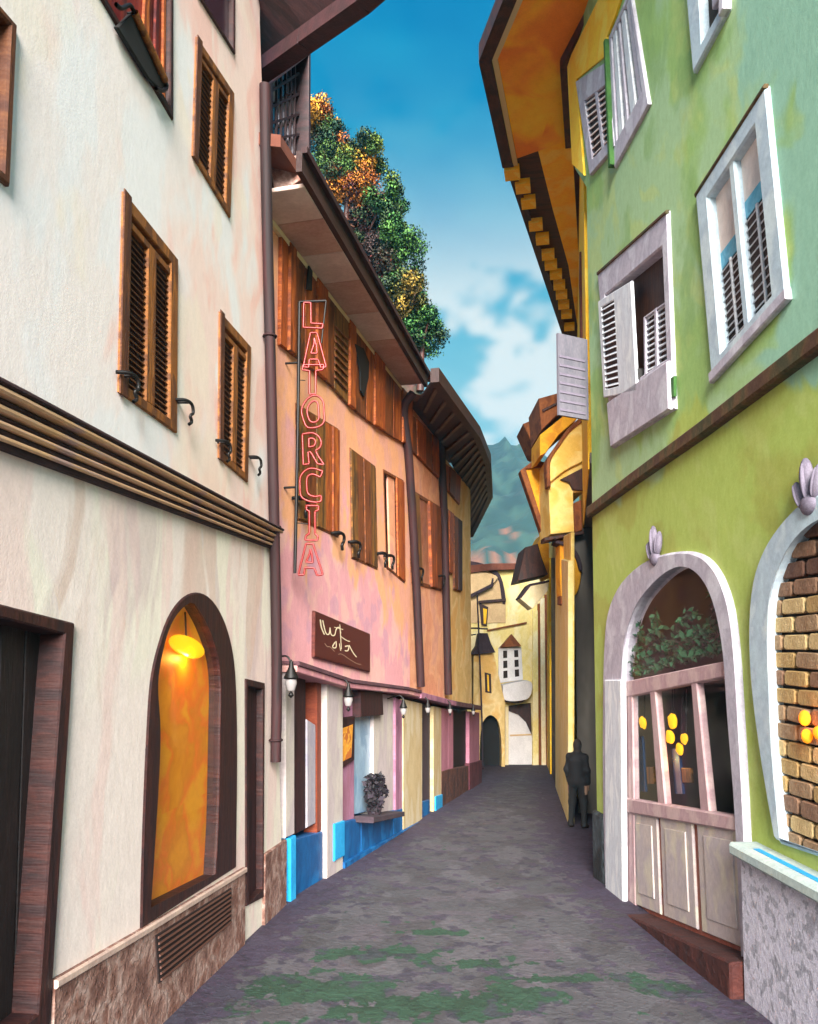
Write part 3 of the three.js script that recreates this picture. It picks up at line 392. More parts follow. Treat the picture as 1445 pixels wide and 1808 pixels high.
// shopfronts: [name, x outline on the wall, z0, z1, material, house]
const front = (H, name, pts, z0, z1, m, lab) => { const o = mesh(name, ext(pts, z0, z1, [], 0.012), m, H); if (lab) o.userData.label = lab; return o; };
{
  const P = pink;
  front(P, 'pier', [[1.353,1.135],[1.638,1.126],[1.583,3.171],[1.294,3.219]], -0.3, 0.05, M.pierWhite);
  front(P, 'pier_base', [[1.464,0.296],[1.643,0.296],[1.62,1.116],[1.441,1.115]], -0.3, 0.08, M.blueLight);
  front(P, 'door', [[1.64,1.07],[2.221,1.058],[2.173,3.053],[1.584,3.143]], -0.3, -0.03, M.maroon, 'dark shop door');
  front(P, 'door_strip', [[2.221,1.072],[2.537,1.066],[2.506,2.396],[2.186,2.499]], -0.2, -0.01, M.paleStrip);
  front(P, 'door_post', [[2.562,0.924],[2.738,0.932],[2.694,2.958],[2.515,2.988]], -0.2, 0.0, M.rust);
  front(P, 'blue_panel', [[1.662,0.235],[2.755,0.162],[2.739,0.916],[1.64,1.056]], -0.3, 0.02, M.blue);
  front(P, 'pier', [[2.779,0.11],[3.47,0.075],[3.418,2.863],[2.716,2.957]], -0.3, 0.07, M.pierWhite);
  front(P, 'pier_block', [[3.024,0.446],[3.464,0.417],[3.454,0.925],[3.013,0.967]], 0.06, 0.1, M.blueLight);
  front(P, 'wall_panel', [[3.456,0.827],[4.269,0.743],[4.238,2.809],[3.417,2.88]], -0.3, -0.02, M.mauve);
  const po = front(P, 'poster_frame', [[3.44,1.659],[4.111,1.711],[4.129,2.391],[3.426,2.413]], -0.03, 0.03, M.maroon); front(po, 'poster', [[3.464,1.763],[3.942,1.776],[4.018,2.27],[3.506,2.256]], 0.02, 0.036, M.posterGold);
  front(P, 'blind_box', [[4.158,2.372],[5.454,2.307],[5.381,2.719],[4.123,2.788]], -0.3, 0.12, M.maroon);
  front(P, 'shop_pane', [[4.268,0.83],[5.266,0.709],[5.248,2.323],[4.244,2.382]], -0.3, -0.06, M.palePane);
  front(P, 'wall_panel', [[5.268,0.52],[6.55,0.421],[6.539,2.579],[5.244,2.706]], -0.3, 0.0, M.pierWhite);
  front(P, 'pilaster', [[6.55,0.38],[7.046,0.367],[7.039,2.466],[6.539,2.537]], -0.3, 0.04, M.mauve);
  front(P, 'blue_panel', [[3.467,0.254],[4.395,0.155],[4.386,0.772],[3.455,0.893]], -0.3, 0.05, M.blue); front(P, 'blue_panel', [[4.424,0.148],[6.355,-0.046],[6.352,0.511],[4.415,0.766]], -0.3, 0.05, M.blue); front(P, 'blue_panel', [[6.394,-0.045],[7.047,-0.109],[7.045,0.42],[6.391,0.503]], -0.3, 0.05, M.blue);
  front(P, 'ledge', [[3.468,0.172],[8.694,-0.253],[8.694,-0.113],[3.466,0.319]], -0.2, 0.1, M.blue);
  front(P, 'pier', [[7.047,-0.141],[8.642,-0.265],[8.652,2.299],[7.039,2.487]], -0.3, 0.06, M.pierCream);
  const A = peachH;
  front(A, 'door', [[8.642,-0.265],[9.8,-0.36],[9.823,2.174],[8.652,2.323]], -0.4, -0.03, M.mauveDark); front(A, 'blue_panel', [[8.642,-0.335],[9.51,-0.399],[9.514,0.139],[8.644,0.248]], -0.2, 0.03, M.blue);
  front(A, 'pier', [[9.8,-0.385],[10.663,-0.431],[10.695,2.063],[9.823,2.161]], -0.3, 0.05, M.pierCream); front(A, 'pier_base', [[9.918,-0.409],[10.663,-0.444],[10.669,0.064],[9.924,0.141]], 0, 0.08, M.blueLight);
  front(A, 'pier', [[10.663,-0.431],[11.54,-0.468],[11.582,1.975],[10.695,2.063]], -0.3, 0.04, M.pinkPier); front(A, 'plinth', [[10.662,-0.509],[11.539,-0.549],[11.557,0.514],[10.676,0.586]], -0.3, 0.06, M.brownStone);
  const S = sandH;
  front(S, 'pier', [[11.54,-0.468],[12.196,-0.508],[12.244,1.914],[11.582,1.975]], -0.3, 0.04, M.pinkPier); front(S, 'plinth', [[11.538,-0.604],[14.353,-0.724],[14.381,0.207],[11.557,0.514]], -0.3, 0.06, M.brownStone);
  front(S, 'door', [[12.203,-0.172],[14.552,-0.258],[14.612,1.699],[12.244,1.914]], -0.45, -0.05, M.darkDoor);
  front(S, 'pier', [[14.543,-0.57],[16.354,-0.642],[16.437,1.531],[14.612,1.699]], -0.3, 0.05, M.pinkPier); front(S, 'plinth', [[14.353,-0.724],[16.566,-0.813],[16.601,0.072],[14.382,0.269]], -0.3, 0.09, M.maroonStone);
  // upper walls and shutters of the two
  const qU = [[7.617,7.539],[10.634,7.527],[10.645,8.471],[7.475,8.296]], qL = [[8.001,4.794],[11,4.851],[10.893,6.899],[7.524,6.727]], rU = [[11.316,7.501],[13.591,7.427],[13.788,8.263],[11.326,8.132]], rL = [[11.424,5.389],[12.468,5.374],[12.582,7.049],[11.379,7.029]], rD = [[12.698,5.005],[13.792,5.024],[13.846,7.058],[12.742,7.031]];
  const clip = (a, b) => [[a, canopyAt(a)], ...canopyLine.filter((p) => p[0] > a && p[0] < b), [b, canopyAt(b)]];
  mesh('wall', ext([...clip(uB, uC), [uC, 8.5], [uB, 8.5]], -0.35, -0.02, [qU, qL].map((q) => part4(q, 0.05, 0.95, 0.03, 0.97)), 0), M.peach, A);
  const sEnd = [[15.597,1.777],[15.953,5.974],[14.767,6.842],[14.414,7.772]]; mesh('wall', ext([...clip(uC, uD), [uD, 8.26], [uC, 8.3]], -0.35, -0.05, [rU, rL, rD].map((q) => part4(q, 0.05, 0.95, 0.03, 0.97)), 0), M.sand, S);
  mesh('house_body', box(uB, uC, -1.2, 8.4, -4, -0.5), M.rubble, A); mesh('house_body', box(uC, uD - 0.05, -1.2, 8.2, -4, -0.5), M.rubble, S);
  const boards = (H2, q, list, z0 = -0.02) => { const w = mesh('window', ext(q, -0.2, z0 + 0.02, [part4(q, 0.06, 0.94, 0.04, 0.96)], 0.004), M.brownWood, H2); mesh('backing', ext(part4(q, 0.03, 0.97, 0.02, 0.98), -0.3, -0.2, [], 0), M.maroon, w); for (const [a, b, m, z] of list) mesh('shutter_board', ext(part4(q, a, b, 0.02, 0.98), z0, z0 + 0.05 + (z ?? 0), [], 0.008), m, w); };
  boards(A, qU, [[0.02, 0.24, M.brownWood], [0.25, 0.5, M.orangeWood, 0.02], [0.51, 0.74, M.brownWood], [0.75, 0.98, M.orangeWoodB, 0.02]]);
  boards(A, qL, [[0.02, 0.3, M.oliveWood], [0.31, 0.58, M.peach, -0.05], [0.59, 0.78, M.orangeWoodB, 0.02], [0.79, 0.98, M.brownWood]]);  // the peach strip puts the highlight between the leaves into colour
  boards(S, rU, [[0.02, 0.3, M.orangeWood], [0.31, 0.64, M.brownWood, 0.02], [0.65, 0.98, M.orangeWood]], -0.05); boards(S, rL, [[0.02, 0.5, M.orangeWoodB], [0.51, 0.98, M.orangeWood, 0.02]], -0.05); boards(S, rD, [[0.02, 0.5, M.brownWood], [0.51, 0.98, M.mauveDark, 0.02]], -0.05);
  mesh('canopy', ext([...clip(uB, uC), ...clip(uB, uC).reverse().map((p) => [p[0], p[1] - 0.12])], -0.4, 0.24, [], 0.01), M.mauve, A); mesh('canopy', ext([...clip(uC, uD), ...clip(uC, uD).reverse().map((p) => [p[0], p[1] - 0.12])], -0.4, 0.26, [], 0.01), M.canopyDark, S);
  mesh('downpipe', tube([[10.558,8.444],[10.873,6.824],[11.117,4.775],[11.358,2.349]].map((p) => [...p, 0.09]), 0.095, 40, 10), M.pipe, A);
  // the long slatted eave
  const inn = [[7.19,0.315],[11.218,0.108],[16.176,-0.377],[24.326,-1.641]], out = [[5.865,0.945],[9.759,1.08],[12.34,0.96],[16.825,0.376],[25.316,-1.665]], rimT = [[5.656,1.072],[9.645,1.201],[12.376,1.103],[17.323,0.451],[25.351,-1.525]];
  mesh('eave', slab([...inn, ...[...out].reverse()], 8.3, 8.36), M.eave, S);
  for (let i = 0; i < out.length - 1; i++) mesh('fascia', beam([out[i][0], 8.36, out[i][1]], [out[i + 1][0], 8.36, out[i + 1][1]], 0.16, 0.26), M.fascia, S);
  for (let i = 0; i < 15; i++) { const t = (i + 0.6) / 15.4, at = (l) => { const k = t * (l.length - 1), j = Math.min(l.length - 2, Math.floor(k)); return [mix(l[j][0], l[j + 1][0], k - j), mix(l[j][1], l[j + 1][1], k - j)]; }, a = at(inn), b = at(out.slice(0, 4).concat([out[3]]).slice(0, 4)); mesh('eave_slat', beam([a[0], 8.27, a[1] + 0.06], [b[0], 8.27, b[1] - 0.08], 0.07, 0.05), M.rafter, S); }
  mesh('roof', prism([[0.5, 8.45], [-4, 9.6], [-4, 9.8], [0.5, 8.6]], uB, uC + 2.2), M.roofTile, S);
}
// loft with gridded glass above the pink house
{
  const T = thing('roof_loft', 'dark glazed loft with a grid of bars above the pink house roof', 'loft', 'P'), q = [[1.189,9.693],[2.722,10.657],[2.682,12.313],[1.16,10.644]];
  mesh('loft_frame', ext(q, -0.5, -0.24, [part4(q, 0.12, 0.95, 0.04, 0.95)], 0.01), M.eave, T);
  mesh('loft_body', ext([[q[0][0], q[0][1] - 0.7], [q[1][0], q[1][1] - 0.7], q[2], q[3]], -1.8, -0.5, [], 0), M.rubble, T);
  for (let i = 0; i < 4; i++) for (let j = 0; j < 3; j++) mesh('pane', ext(part4(q, 0.13 + i * 0.205, 0.13 + i * 0.205 + 0.19, 0.05 + j * 0.3, 0.05 + j * 0.3 + 0.285), -0.46, -0.44, [], 0), (i + j) % 3 === 0 ? M.lilac : (i + j) % 3 === 1 ? M.darkGlass : M.blueGlass, T);
  for (let i = 1; i < 8; i++) mesh('bar', beam([...Q(q, 0.12 + i * 0.104, 0.04), -0.4], [...Q(q, 0.12 + i * 0.104, 0.95), -0.4], 0.03, 0.03), M.eave, T);
  for (let j = 1; j < 5; j++) mesh('bar', beam([...Q(q, 0.12, 0.04 + j * 0.19), -0.4], [...Q(q, 0.95, 0.04 + j * 0.19), -0.4], 0.03, 0.03), M.eave, T);
}
// ---------------------------------------------------------------- hanging letters
{
  const T = thing('hanging_sign', 'tall sign of red outlined letters on a black iron frame by the pink house', 'sign', 'S');
  const fr = [[-0.037,6.803],[-0.042,5.156],[-0.06,3.362]], top = [[-0.037,6.811],[0.3,6.825],[0.247,6.274]];
  mesh('iron_frame', merge(tube(fr.map((p) => [...p, 0]), 0.022, 16, 6), tube([[...top[0], 0], [...top[1], 0]], 0.017, 4, 6), tube([[...top[1], 0], [...top[2], 0]], 0.012, 4, 6)), M.blackIron, T);
  for (const [y, x0] of [[640, 0], [860, 0]]) { const a = y === 640 ? [-0.029,6.026] : [-0.056,4.438]; mesh('bracket', tube([[...a, 0], [a[0] - 0.24, a[1] - 0.01, -0.02]], 0.015, 4, 6), M.blackIron, T); }
  const font = await new FontLoader().loadAsync('fonts/droid/droid_sans_bold.typeface.json');
  const boxes = [['L', [[0.017,6.465],[0.257,6.788]]], ['A', [[0.014,5.953],[0.303,6.406]]], ['T', [[0.017,5.618],[0.278,5.982]]], ['O', [[0.014,5.177],[0.295,5.589]]], ['R', [[0.026,4.724],[0.284,5.112]]], ['C', [[-0.012,4.246],[0.28,4.667]]], ['I', [[0.07,3.771],[0.221,4.203]]], ['A', [[-0.024,3.334],[0.28,3.729]]]];
  boxes.forEach(([ch, [[x0, y0], [x1, y1]]], k) => {
    const shapes = font.generateShapes(ch, 1), bb = new THREE.Box2(), lines = [];
    for (const s of shapes) { const e = s.extractPoints(6); lines.push(e.shape, ...e.holes); } for (const l of lines) for (const p of l) bb.expandByPoint(p);
    const map = (p) => new THREE.Vector3(mix(x0, x1, (p.x - bb.min.x) / (bb.max.x - bb.min.x)) + 0.008 * Math.sin(9 * p.y + k * 2), mix(y0, y1, (p.y - bb.min.y) / (bb.max.y - bb.min.y)) + 0.008 * Math.sin(8 * p.x + k), 0.015);
    const geos = lines.map((l) => { const pts = l.map(map); if (pts[0].distanceTo(pts[pts.length - 1]) < 0.004) pts.pop(); const path = new THREE.CurvePath(); for (let i = 0; i < pts.length; i++) path.add(new THREE.LineCurve3(pts[i], pts[(i + 1) % pts.length])); return new THREE.TubeGeometry(path, 90, 0.0145, 6, true); });
    mesh('letter', merge(geos), M.neon, T);
    const my = (y0 + y1) / 2, fx = mix(fr[0][0], fr[2][0], (fr[0][1] - my) / (fr[0][1] - fr[2][1])); if (k % 2 === 0) mesh('letter_stay', tube([[fx, my, 0], [x0 + 0.03, my - 0.01, 0.01]], 0.006, 3, 5), M.blackIron, T);
  });
}
// brown board with cream handwriting
{
  const T = thing('shop_sign', 'brown board with cream handwriting above the shop canopy', 'sign', 'P'), q = [[2.283,3.323],[4.874,3.052],[4.866,3.691],[2.29,3.949]];
  mesh('board', ext(q, 0.0, 0.05, [], 0.01), M.signBrown, T);
  const cv = document.createElement('canvas'); cv.width = 640; cv.height = 460; const c = cv.getContext('2d');
  c.fillStyle = '#4d1c16'; c.fillRect(0, 0, 640, 460); reseed(3); for (let i = 0; i < 260; i++) { c.fillStyle = ['#5c2519', '#43160f', '#522017'][i % 3]; c.globalAlpha = 0.35; c.fillRect(rnd() * 640, rnd() * 460, 30 + rnd() * 120, 1 + rnd() * 3); } c.globalAlpha = 1;
  const S = [[14, [38, 65], [46, 140], [78, 200]], [12, [62, 60], [80, 140], [100, 195], [132, 188], [140, 110]], [11, [140, 110], [150, 190], [196, 176], [206, 90], [246, 52], [262, 120]], [10, [250, 30], [262, 190], [270, 300]], [8, [190, 82], [286, 70]], [10, [262, 160], [340, 186], [372, 178]], [11, [196, 250], [160, 320], [214, 312], [208, 236]], [9, [246, 250], [262, 320]], [13, [318, 256], [366, 230], [352, 300], [316, 306]], [13, [366, 230], [412, 300], [456, 336]], [7, [86, 300], [112, 330], [140, 312], [190, 352]], [6, [236, 372], [270, 352], [350, 384], [470, 420], [520, 408]]];
  c.strokeStyle = '#e3d6b4'; c.lineCap = 'round'; c.lineJoin = 'round';
  for (const [w, ...p] of S) { c.lineWidth = w; c.globalAlpha = w < 8 ? 0.55 : 1; c.beginPath(); c.moveTo(...p[0]); for (let i = 1; i < p.length; i++) { const m = [(p[i - 1][0] + p[i][0]) / 2, (p[i - 1][1] + p[i][1]) / 2]; c.quadraticCurveTo(p[i - 1][0], p[i - 1][1], m[0], m[1]); } c.lineTo(...p[p.length - 1]); c.stroke(); }
  const tx = new THREE.CanvasTexture(cv); tx.colorSpace = THREE.SRGBColorSpace;
  const f = part4(q, 0.02, 0.98, 0.03, 0.97), g = new THREE.BufferGeometry(); g.setAttribute('position', new THREE.Float32BufferAttribute(f.flatMap((p) => [...p, 0.054]), 3)); g.setAttribute('uv', new THREE.Float32BufferAttribute([0, 0, 1, 0, 1, 1, 0, 1], 2)); g.setIndex([0, 1, 2, 0, 2, 3]); g.computeVertexNormals();
  mesh('lettering', g, new THREE.MeshStandardMaterial({ map: tx, roughness: 0.6 }), T);
}
// wall lanterns along the canopy
{
  const spots = [[0.867,3.031],[2.98,2.709],[6.116,2.341],[8.121,2.221],[10.481,2.03],[13.791,1.747]], sizes = [1, 0.93, 0.84, 0.76, 0.72, 0.7];
  const where = ['by the white house downpipe', 'above the white shop pier', 'over the mauve pilaster of the blue shopfront', 'over the dark mauve door', 'over the pink pier next to a dark doorway', 'farthest along the row of shops'];
  const lathe = (pts, y = 0) => { const g = new THREE.LatheGeometry(pts.map((p) => new THREE.Vector2(...p)), 14); g.translate(0, y, 0); return g; };
  spots.forEach(([u, v], i) => {
    const T = new THREE.Group(); T.name = numbered('wall_lantern'); tag(T, 'black capped lantern with white glass ' + where[i], 'lantern', 'lanterns along the shopfronts'); scene.add(T);
    T.position.copy(outOf('P', u, v, 0.3)); T.rotation.y = F.P.a; const s = sizes[i] * 0.92;
    mesh('cap', lathe([[0.001, 0.3], [0.02, 0.27], [0.035, 0.2], [0.09, 0.08], [0.095, 0.055], [0.001, 0.05]].map(([a, b]) => [a * s, b * s])), M.blackIron, T);
    mesh('glass', lathe([[0.07, 0.055], [0.075, 0], [0.05, -0.09], [0.03, -0.1], [0.001, -0.1]].map(([a, b]) => [a * s, b * s])), M.lampGlass, T);
    mesh('finial', lathe([[0.001, -0.1], [0.012, -0.11], [0.03, -0.135], [0.036, -0.16], [0.001, -0.19]].map(([a, b]) => [a * s, b * s])), M.blackIron, T);
    mesh('bracket', tube([[0, 0.25 * s, 0], [0, 0.34 * s, -0.06], [0, 0.26 * s, -0.31]], 0.012, 12, 6), M.blackIron, T);
  });
}
// dark shrub on the ledge
function leafCloud(n, place, size, colours, bend = 0.25) {
  const pos = [], col = [], nor = [], a = new THREE.Vector3(), b = new THREE.Vector3(), nn = new THREE.Vector3(), o = new THREE.Vector3();
  for (let i = 0; i < n; i++) {
    const [p, c, out] = place(i); nn.set(rnd() - 0.5, rnd() - 0.35, rnd() - 0.5).normalize(); a.set(rnd() - 0.5, rnd() - 0.5, rnd() - 0.5).cross(nn).normalize(); b.copy(nn).cross(a);
    const s = size * (0.6 + 0.8 * rnd()), k = c ?? colours[Math.floor(rnd() * colours.length)], j = 0.9 + 0.2 * rnd();
    o.copy(nn); if (out) { if (o.dot(out) < 0) o.negate(); o.multiplyScalar(0.45).add(out).normalize(); }
    const P = (x, y, z) => { pos.push(p.x + a.x * x * s + b.x * y * s + nn.x * z * s, p.y + a.y * x * s + b.y * y * s + nn.y * z * s, p.z + a.z * x * s + b.z * y * s + nn.z * z * s); nor.push(o.x, o.y, o.z); col.push(k[0] * j, k[1] * j, k[2] * j); };
    P(0, -1, 0); P(0.55, 0, bend); P(0, 1, 0); P(0, -1, 0); P(0, 1, 0); P(-0.55, 0, bend);
  }
  const g = new THREE.BufferGeometry(); g.setAttribute('position', new THREE.Float32BufferAttribute(pos, 3)); g.setAttribute('normal', new THREE.Float32BufferAttribute(nor, 3)); g.setAttribute('color', new THREE.Float32BufferAttribute(col, 3)); return g;
}
const leafMat = new THREE.MeshStandardMaterial({ vertexColors: true, roughness: 0.75, side: THREE.DoubleSide });
{
  reseed(21); const T = new THREE.Group(); T.name = numbered('potted_shrub'); tag(T, 'small dark purple shrub standing against the shop pane', 'shrub'); scene.add(T);
  const b = [4.692,0.756]; mesh('window_sill', ext([[4.13,0.759],[6.064,0.481],[6.063,0.561],[4.128,0.854]], 0.02, 0.34, [], 0.01), M.mauveDark, pink); T.position.copy(outOf('P', b[0], b[1] + 0.03, 0.18)); T.rotation.y = F.P.a;
  mesh('foliage', leafCloud(420, () => { const t = rnd(), r = 0.27 * Math.sqrt(rnd()) * (0.6 + 0.5 * Math.sin(t * 2.6)), an = rnd() * 6.283; return [new THREE.Vector3(r * Math.cos(an), 0.08 + t * 0.52, 0.6 * r * Math.sin(an) + 0.02)]; }, 0.055, [[0.012, 0.007, 0.012], [0.02, 0.012, 0.022], [0.008, 0.006, 0.009]]), leafMat, T);
  const pot = new THREE.LatheGeometry([[0.001, -0.02], [0.1, -0.02], [0.13, 0.1], [0.11, 0.1], [0.001, 0.08]].map((p) => new THREE.Vector2(...p)), 16); mesh('pot', pot, M.mauveDark, T);
}

// ---------------------------------------------------------------- green house on the near side
const green = thing('green_house', 'green plastered house with pale framed windows, arched shopfront and orange eave', 'house', 'G');
{
  const H = green, U1 = 9.8;
  const w1 = [[5.582,5.536],[6.922,5.712],[6.72,7.545],[5.344,7.442]], w2 = [[2.582,5.647],[4.687,5.523],[4.617,7.71],[2.073,8.269]], w4 = [[5.379,8.673],[6.113,8.708],[6.261,9.681],[5.234,9.929]];
  const w3l = [[1.8,9.855],[2.951,9.537],[2.692,10.897],[1.137,11.779]], w3r = [[2.888,9.277],[4.148,9.244],[3.617,11.112],[2.758,11.18]];
  const line = [[1.493,4.993],[3.3,5.057],[5.395,5.106],[6.745,5.164],[7.255,5.186],[7.749,5.202]], lineEnd = [U1, line[5][1]];
  const edge = [[1.493,4.993],[1.522,6.522],[1.482,7.89],[1.474,9.882],[0.866,10.547],[0.555,12.545]];
  const arch = [[2.044,-1.095],[2.02,-0.667],[1.973,1.098],[2.039,2.238],[2.134,2.999],[2.311,3.486],[2.753,3.804],[3.398,3.983],[4.082,4.043],[4.715,4.021],[5.091,3.968],[5.417,3.857],[5.666,3.674],[5.849,3.397],[5.933,3.048],[5.98,2.469],[6.027,1.622],[6.064,0.342],[6.085,-0.233]];
  const archIn = [[2.811,-0.398],[2.757,1.236],[2.775,2.29],[2.876,2.894],[3.047,3.242],[3.411,3.549],[3.944,3.76],[4.511,3.879],[4.893,3.872],[5.21,3.772],[5.45,3.599],[5.623,3.348],[5.737,2.999],[5.79,2.454],[5.884,1.593],[5.939,0.201]];
  const archS = smooth(arch, 60), archInS = smooth(archIn, 60);
  const win = [[6.5,1.535],[6.31,2.175],[6.196,2.765],[6.197,3.235],[6.296,3.596],[6.486,3.825],[6.756,3.992],[7,4.079],[7.307,4.118],[7.646,4.072],[7.949,3.91],[8.185,3.63],[8.299,3.225],[8.309,2.681],[8.292,1.617]], winIn = [[6.575,1.518],[6.49,2.198],[6.474,2.775],[6.479,3.135],[6.542,3.447],[6.693,3.665],[6.907,3.839],[7.176,3.939],[7.482,3.95],[7.779,3.85],[8.011,3.637],[8.125,3.301],[8.123,2.668],[8.103,1.623]];
  const winS = smooth(win, 50), winInS = smooth(winIn, 50);
  const lime = hex(0xaabd5c), olive = hex(0xa0a24a), leaf = hex(0x96b96a), moss = hex(0x82a662), sage = hex(0xa2c290), teal = hex(0x90bca2), yel = hex(0xb8c674);
  const gm = mural(0, -1, 10, 13, 1024, 1434, (u, v) => {
    const s = strokes(u * 0.9 + v * 0.5, v - u * 0.4, 1.5, 0.9), s2 = strokes(u + 15 + v * 0.8, v - u * 0.8, 3, 1.4), up = sst(0.35, 0.65, (v - 5.2 + (s - 0.5) * 1.4) * 1.5 + 0.5);
    let low = mix3(mix3(lime, yel, 0.5 * sst(0.48, 0.7, s2)), olive, 0.6 * sst(0.5, 0.66, strokes(u + 40, v, 1.4, 1.7)));
    let hi = mix3(mix3(leaf, sage, sst(0.4, 0.58, s)), yel, 0.5 * sst(0.5, 0.7, s2)); hi = mix3(hi, moss, 0.55 * sst(0.52, 0.7, strokes(u + 60, v + 8, 2.2, 1.6))); hi = mix3(hi, teal, sst(0.35, 0.65, (u - 6) * 0.9 + (s - 0.5) * 2));
    const c = mix3(low, hi, up), g = grit(u, v); return c.map((x) => x + g);
  }, { bs: 0.0025 });
  const shrink = (q) => part4(q, 0.03, 0.97, 0.02, 0.98);
  mesh('upper_wall', ext([...line, lineEnd, [U1, 12.7], [0, 12.7], ...[...edge].reverse().slice(0, 5)], -0.4, 0, [w1, w2, w4, w3r, w3l].map(shrink), 0), gm, H);
  mesh('lower_wall', ext([[1.153,-0.962], [1.493,4.985], ...line.slice(1), lineEnd, [U1, -1], [line[0][0], -1]].filter((p, i) => i), -0.13, 0, [archS, winS], 0), gm, H);
  mesh('house_body', box(1.76, U1, -1, 12.6, -6, -3), M.rubble, H); mesh('house_body', box(0.1, U1, 5.2, 12.6, -2.99, -0.45), M.rubble, H);
  mesh('side_wall', box(1.42, 1.75, -1, 5.6, -6, -0.41), M.tunnel, H);
  const sc = [...line, lineEnd]; mesh('string_course', ext([...sc.map((p) => [p[0], p[1] + 0.08]), ...[...sc].reverse().map((p) => [p[0], p[1] - 0.07])], -0.02, 0.09, [], 0.02), M.string, H);
  // tall window, its reflection of sky and shutters built as coloured parts behind glass
  {
    const w = mesh('window', ext(w1, -0.12, 0.04, [part4(w1, 0.17, 0.84, 0.075, 0.9)], 0.02), M.ice, H); w.userData.label = 'large pale blue framed window with painted reflections of sky and shutters';
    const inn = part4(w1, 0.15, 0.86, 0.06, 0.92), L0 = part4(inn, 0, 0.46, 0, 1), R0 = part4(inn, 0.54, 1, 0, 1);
    mesh('mullion', ext(part4(inn, 0.45, 0.55, 0, 1), -0.1, 0.02, [], 0.012), M.ice, w); mesh('sill', ext(part4(w1, -0.01, 1.02, -0.025, 0.03), 0.0, 0.06, [], 0.012), M.lilac, w); mesh('edge_strip', ext(part4(w1, 0.0, 1.0, 0.99, 1.012), 0.0, 0.055, [], 0.012), M.string, w);  // thin dark strip on top stands in for the shadow line
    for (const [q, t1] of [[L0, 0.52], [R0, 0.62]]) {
      mesh('pink_tone', ext(part4(q, 0, 1, t1 + 0.1, 1), -0.09, -0.045, [], 0), M.pink_tone, w); mesh('blue_reflection', ext(part4(q, 0, 1, t1, t1 + 0.1), -0.09, -0.042, [], 0), M.blueStrip, w); mesh('shutter', ext(part4(q, 0, 1, 0, t1), -0.1, -0.05, [], 0), M.louvreDark, w);  // reflected sky and shutters, laid in as solid coloured parts
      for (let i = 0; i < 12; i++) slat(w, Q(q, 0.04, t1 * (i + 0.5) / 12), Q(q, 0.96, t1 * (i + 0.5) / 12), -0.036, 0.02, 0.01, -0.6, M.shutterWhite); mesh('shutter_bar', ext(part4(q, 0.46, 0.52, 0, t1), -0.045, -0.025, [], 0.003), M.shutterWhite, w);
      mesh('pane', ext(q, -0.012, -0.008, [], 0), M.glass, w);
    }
  }
  // window with one white shutter ajar
  {
    const w = mesh('window', ext(w2, -0.12, 0.04, [part4(w2, 0.1, 0.93, 0.27, 0.84)], 0.02), M.lilac, H); w.userData.label = 'lilac framed window with a white shutter ajar';
    mesh('backing', ext(part4(w2, 0.05, 0.97, 0.2, 0.9), -0.16, -0.1, [], 0), M.louvreBrown, w);
    const R = [[3.77,6.023],[4.554,5.872],[4.56,6.762],[3.785,6.897]]; mesh('shutter_back', ext(part4(R, 0.04, 0.96, 0.02, 0.98), -0.1, -0.03, [], 0), M.louvreBrown, w); mesh('shutter', ext(R, -0.08, 0.02, [part4(R, 0.08, 0.92, 0.03, 0.97)], 0.008), M.lilac, w); mesh('shutter_bar', ext(part4(R, 0.46, 0.54, 0, 1), -0.06, 0.022, [], 0.004), M.lilac, w);
    for (let i = 0; i < 13; i++) slat(w, Q(R, 0.05, (i + 0.5) / 13), Q(R, 0.95, (i + 0.5) / 13), -0.005, 0.028, 0.012, -0.6, M.shutterWhite);
    const Lq = [[2.423,6.378],[3.702,6.044],[3.583,7.428],[2.242,7.783]]; const leafS = mesh('shutter', ext(Lq, 0.05, 0.09, [part4(Lq, 0.1, 0.5, 0.08, 0.92)], 0.01), M.shutterWhite, w); mesh('shutter_back', ext(part4(Lq, 0.06, 0.54, 0.06, 0.94), 0.055, 0.065, [], 0), M.louvreBrown, w);
    for (let i = 0; i < 14; i++) slat(w, Q(Lq, 0.09, mix(0.08, 0.92, (i + 0.5) / 14)), Q(Lq, 0.51, mix(0.08, 0.92, (i + 0.5) / 14)), 0.078, 0.04, 0.01, -0.7, M.shutterWhite);
    mesh('shutter_hinge', ext(part4(Lq, 0.9, 1.0, 0.1, 0.2), -0.05, 0.07, [], 0), M.blackIron, w);
    mesh('apron', ext(part4(w2, 0.04, 0.99, 0.0, 0.24), 0.03, 0.09, [], 0.015), M.lilac, w); mesh('edge_strip', ext(part4(w2, 0.0, 1.0, 0.985, 1.004), 0.0, 0.055, [], 0.01), M.string, w);  // dark top strip draws the shadow line above this frame
    mesh('green_shade_patch', ext([[4.366,5.686],[4.725,5.644],[4.738,5.856],[4.474,5.874]], 0.02, 0.055, [], 0.004), M.mossGreen, w);  // dark green plate stands in for a patch of shade
  }
  // top window: louvred leaf and open casement
  {
    const w = mesh('window', ext(w3l, -0.1, 0.05, [part4(w3l, 0.2, 0.95, 0.12, 0.74)], 0.014), M.lilac, H); w.userData.label = 'lilac shutter leaf with dark louvres'; mesh('backing', ext(part4(w3l, 0.1, 0.98, 0.08, 0.8), -0.1, -0.0, [], 0), M.louvreBrown, w); mesh('shutter_bar', ext(part4(w3l, 0.55, 0.63, 0.1, 0.76), -0.1, 0.045, [], 0.004), M.lilac, w);
    for (let i = 0; i < 9; i++) slat(w, Q(w3l, 0.18, mix(0.12, 0.74, (i + 0.5) / 9)), Q(w3l, 0.96, mix(0.12, 0.74, (i + 0.5) / 9)), 0.022, 0.05, 0.012, -0.6, M.pink_tone);
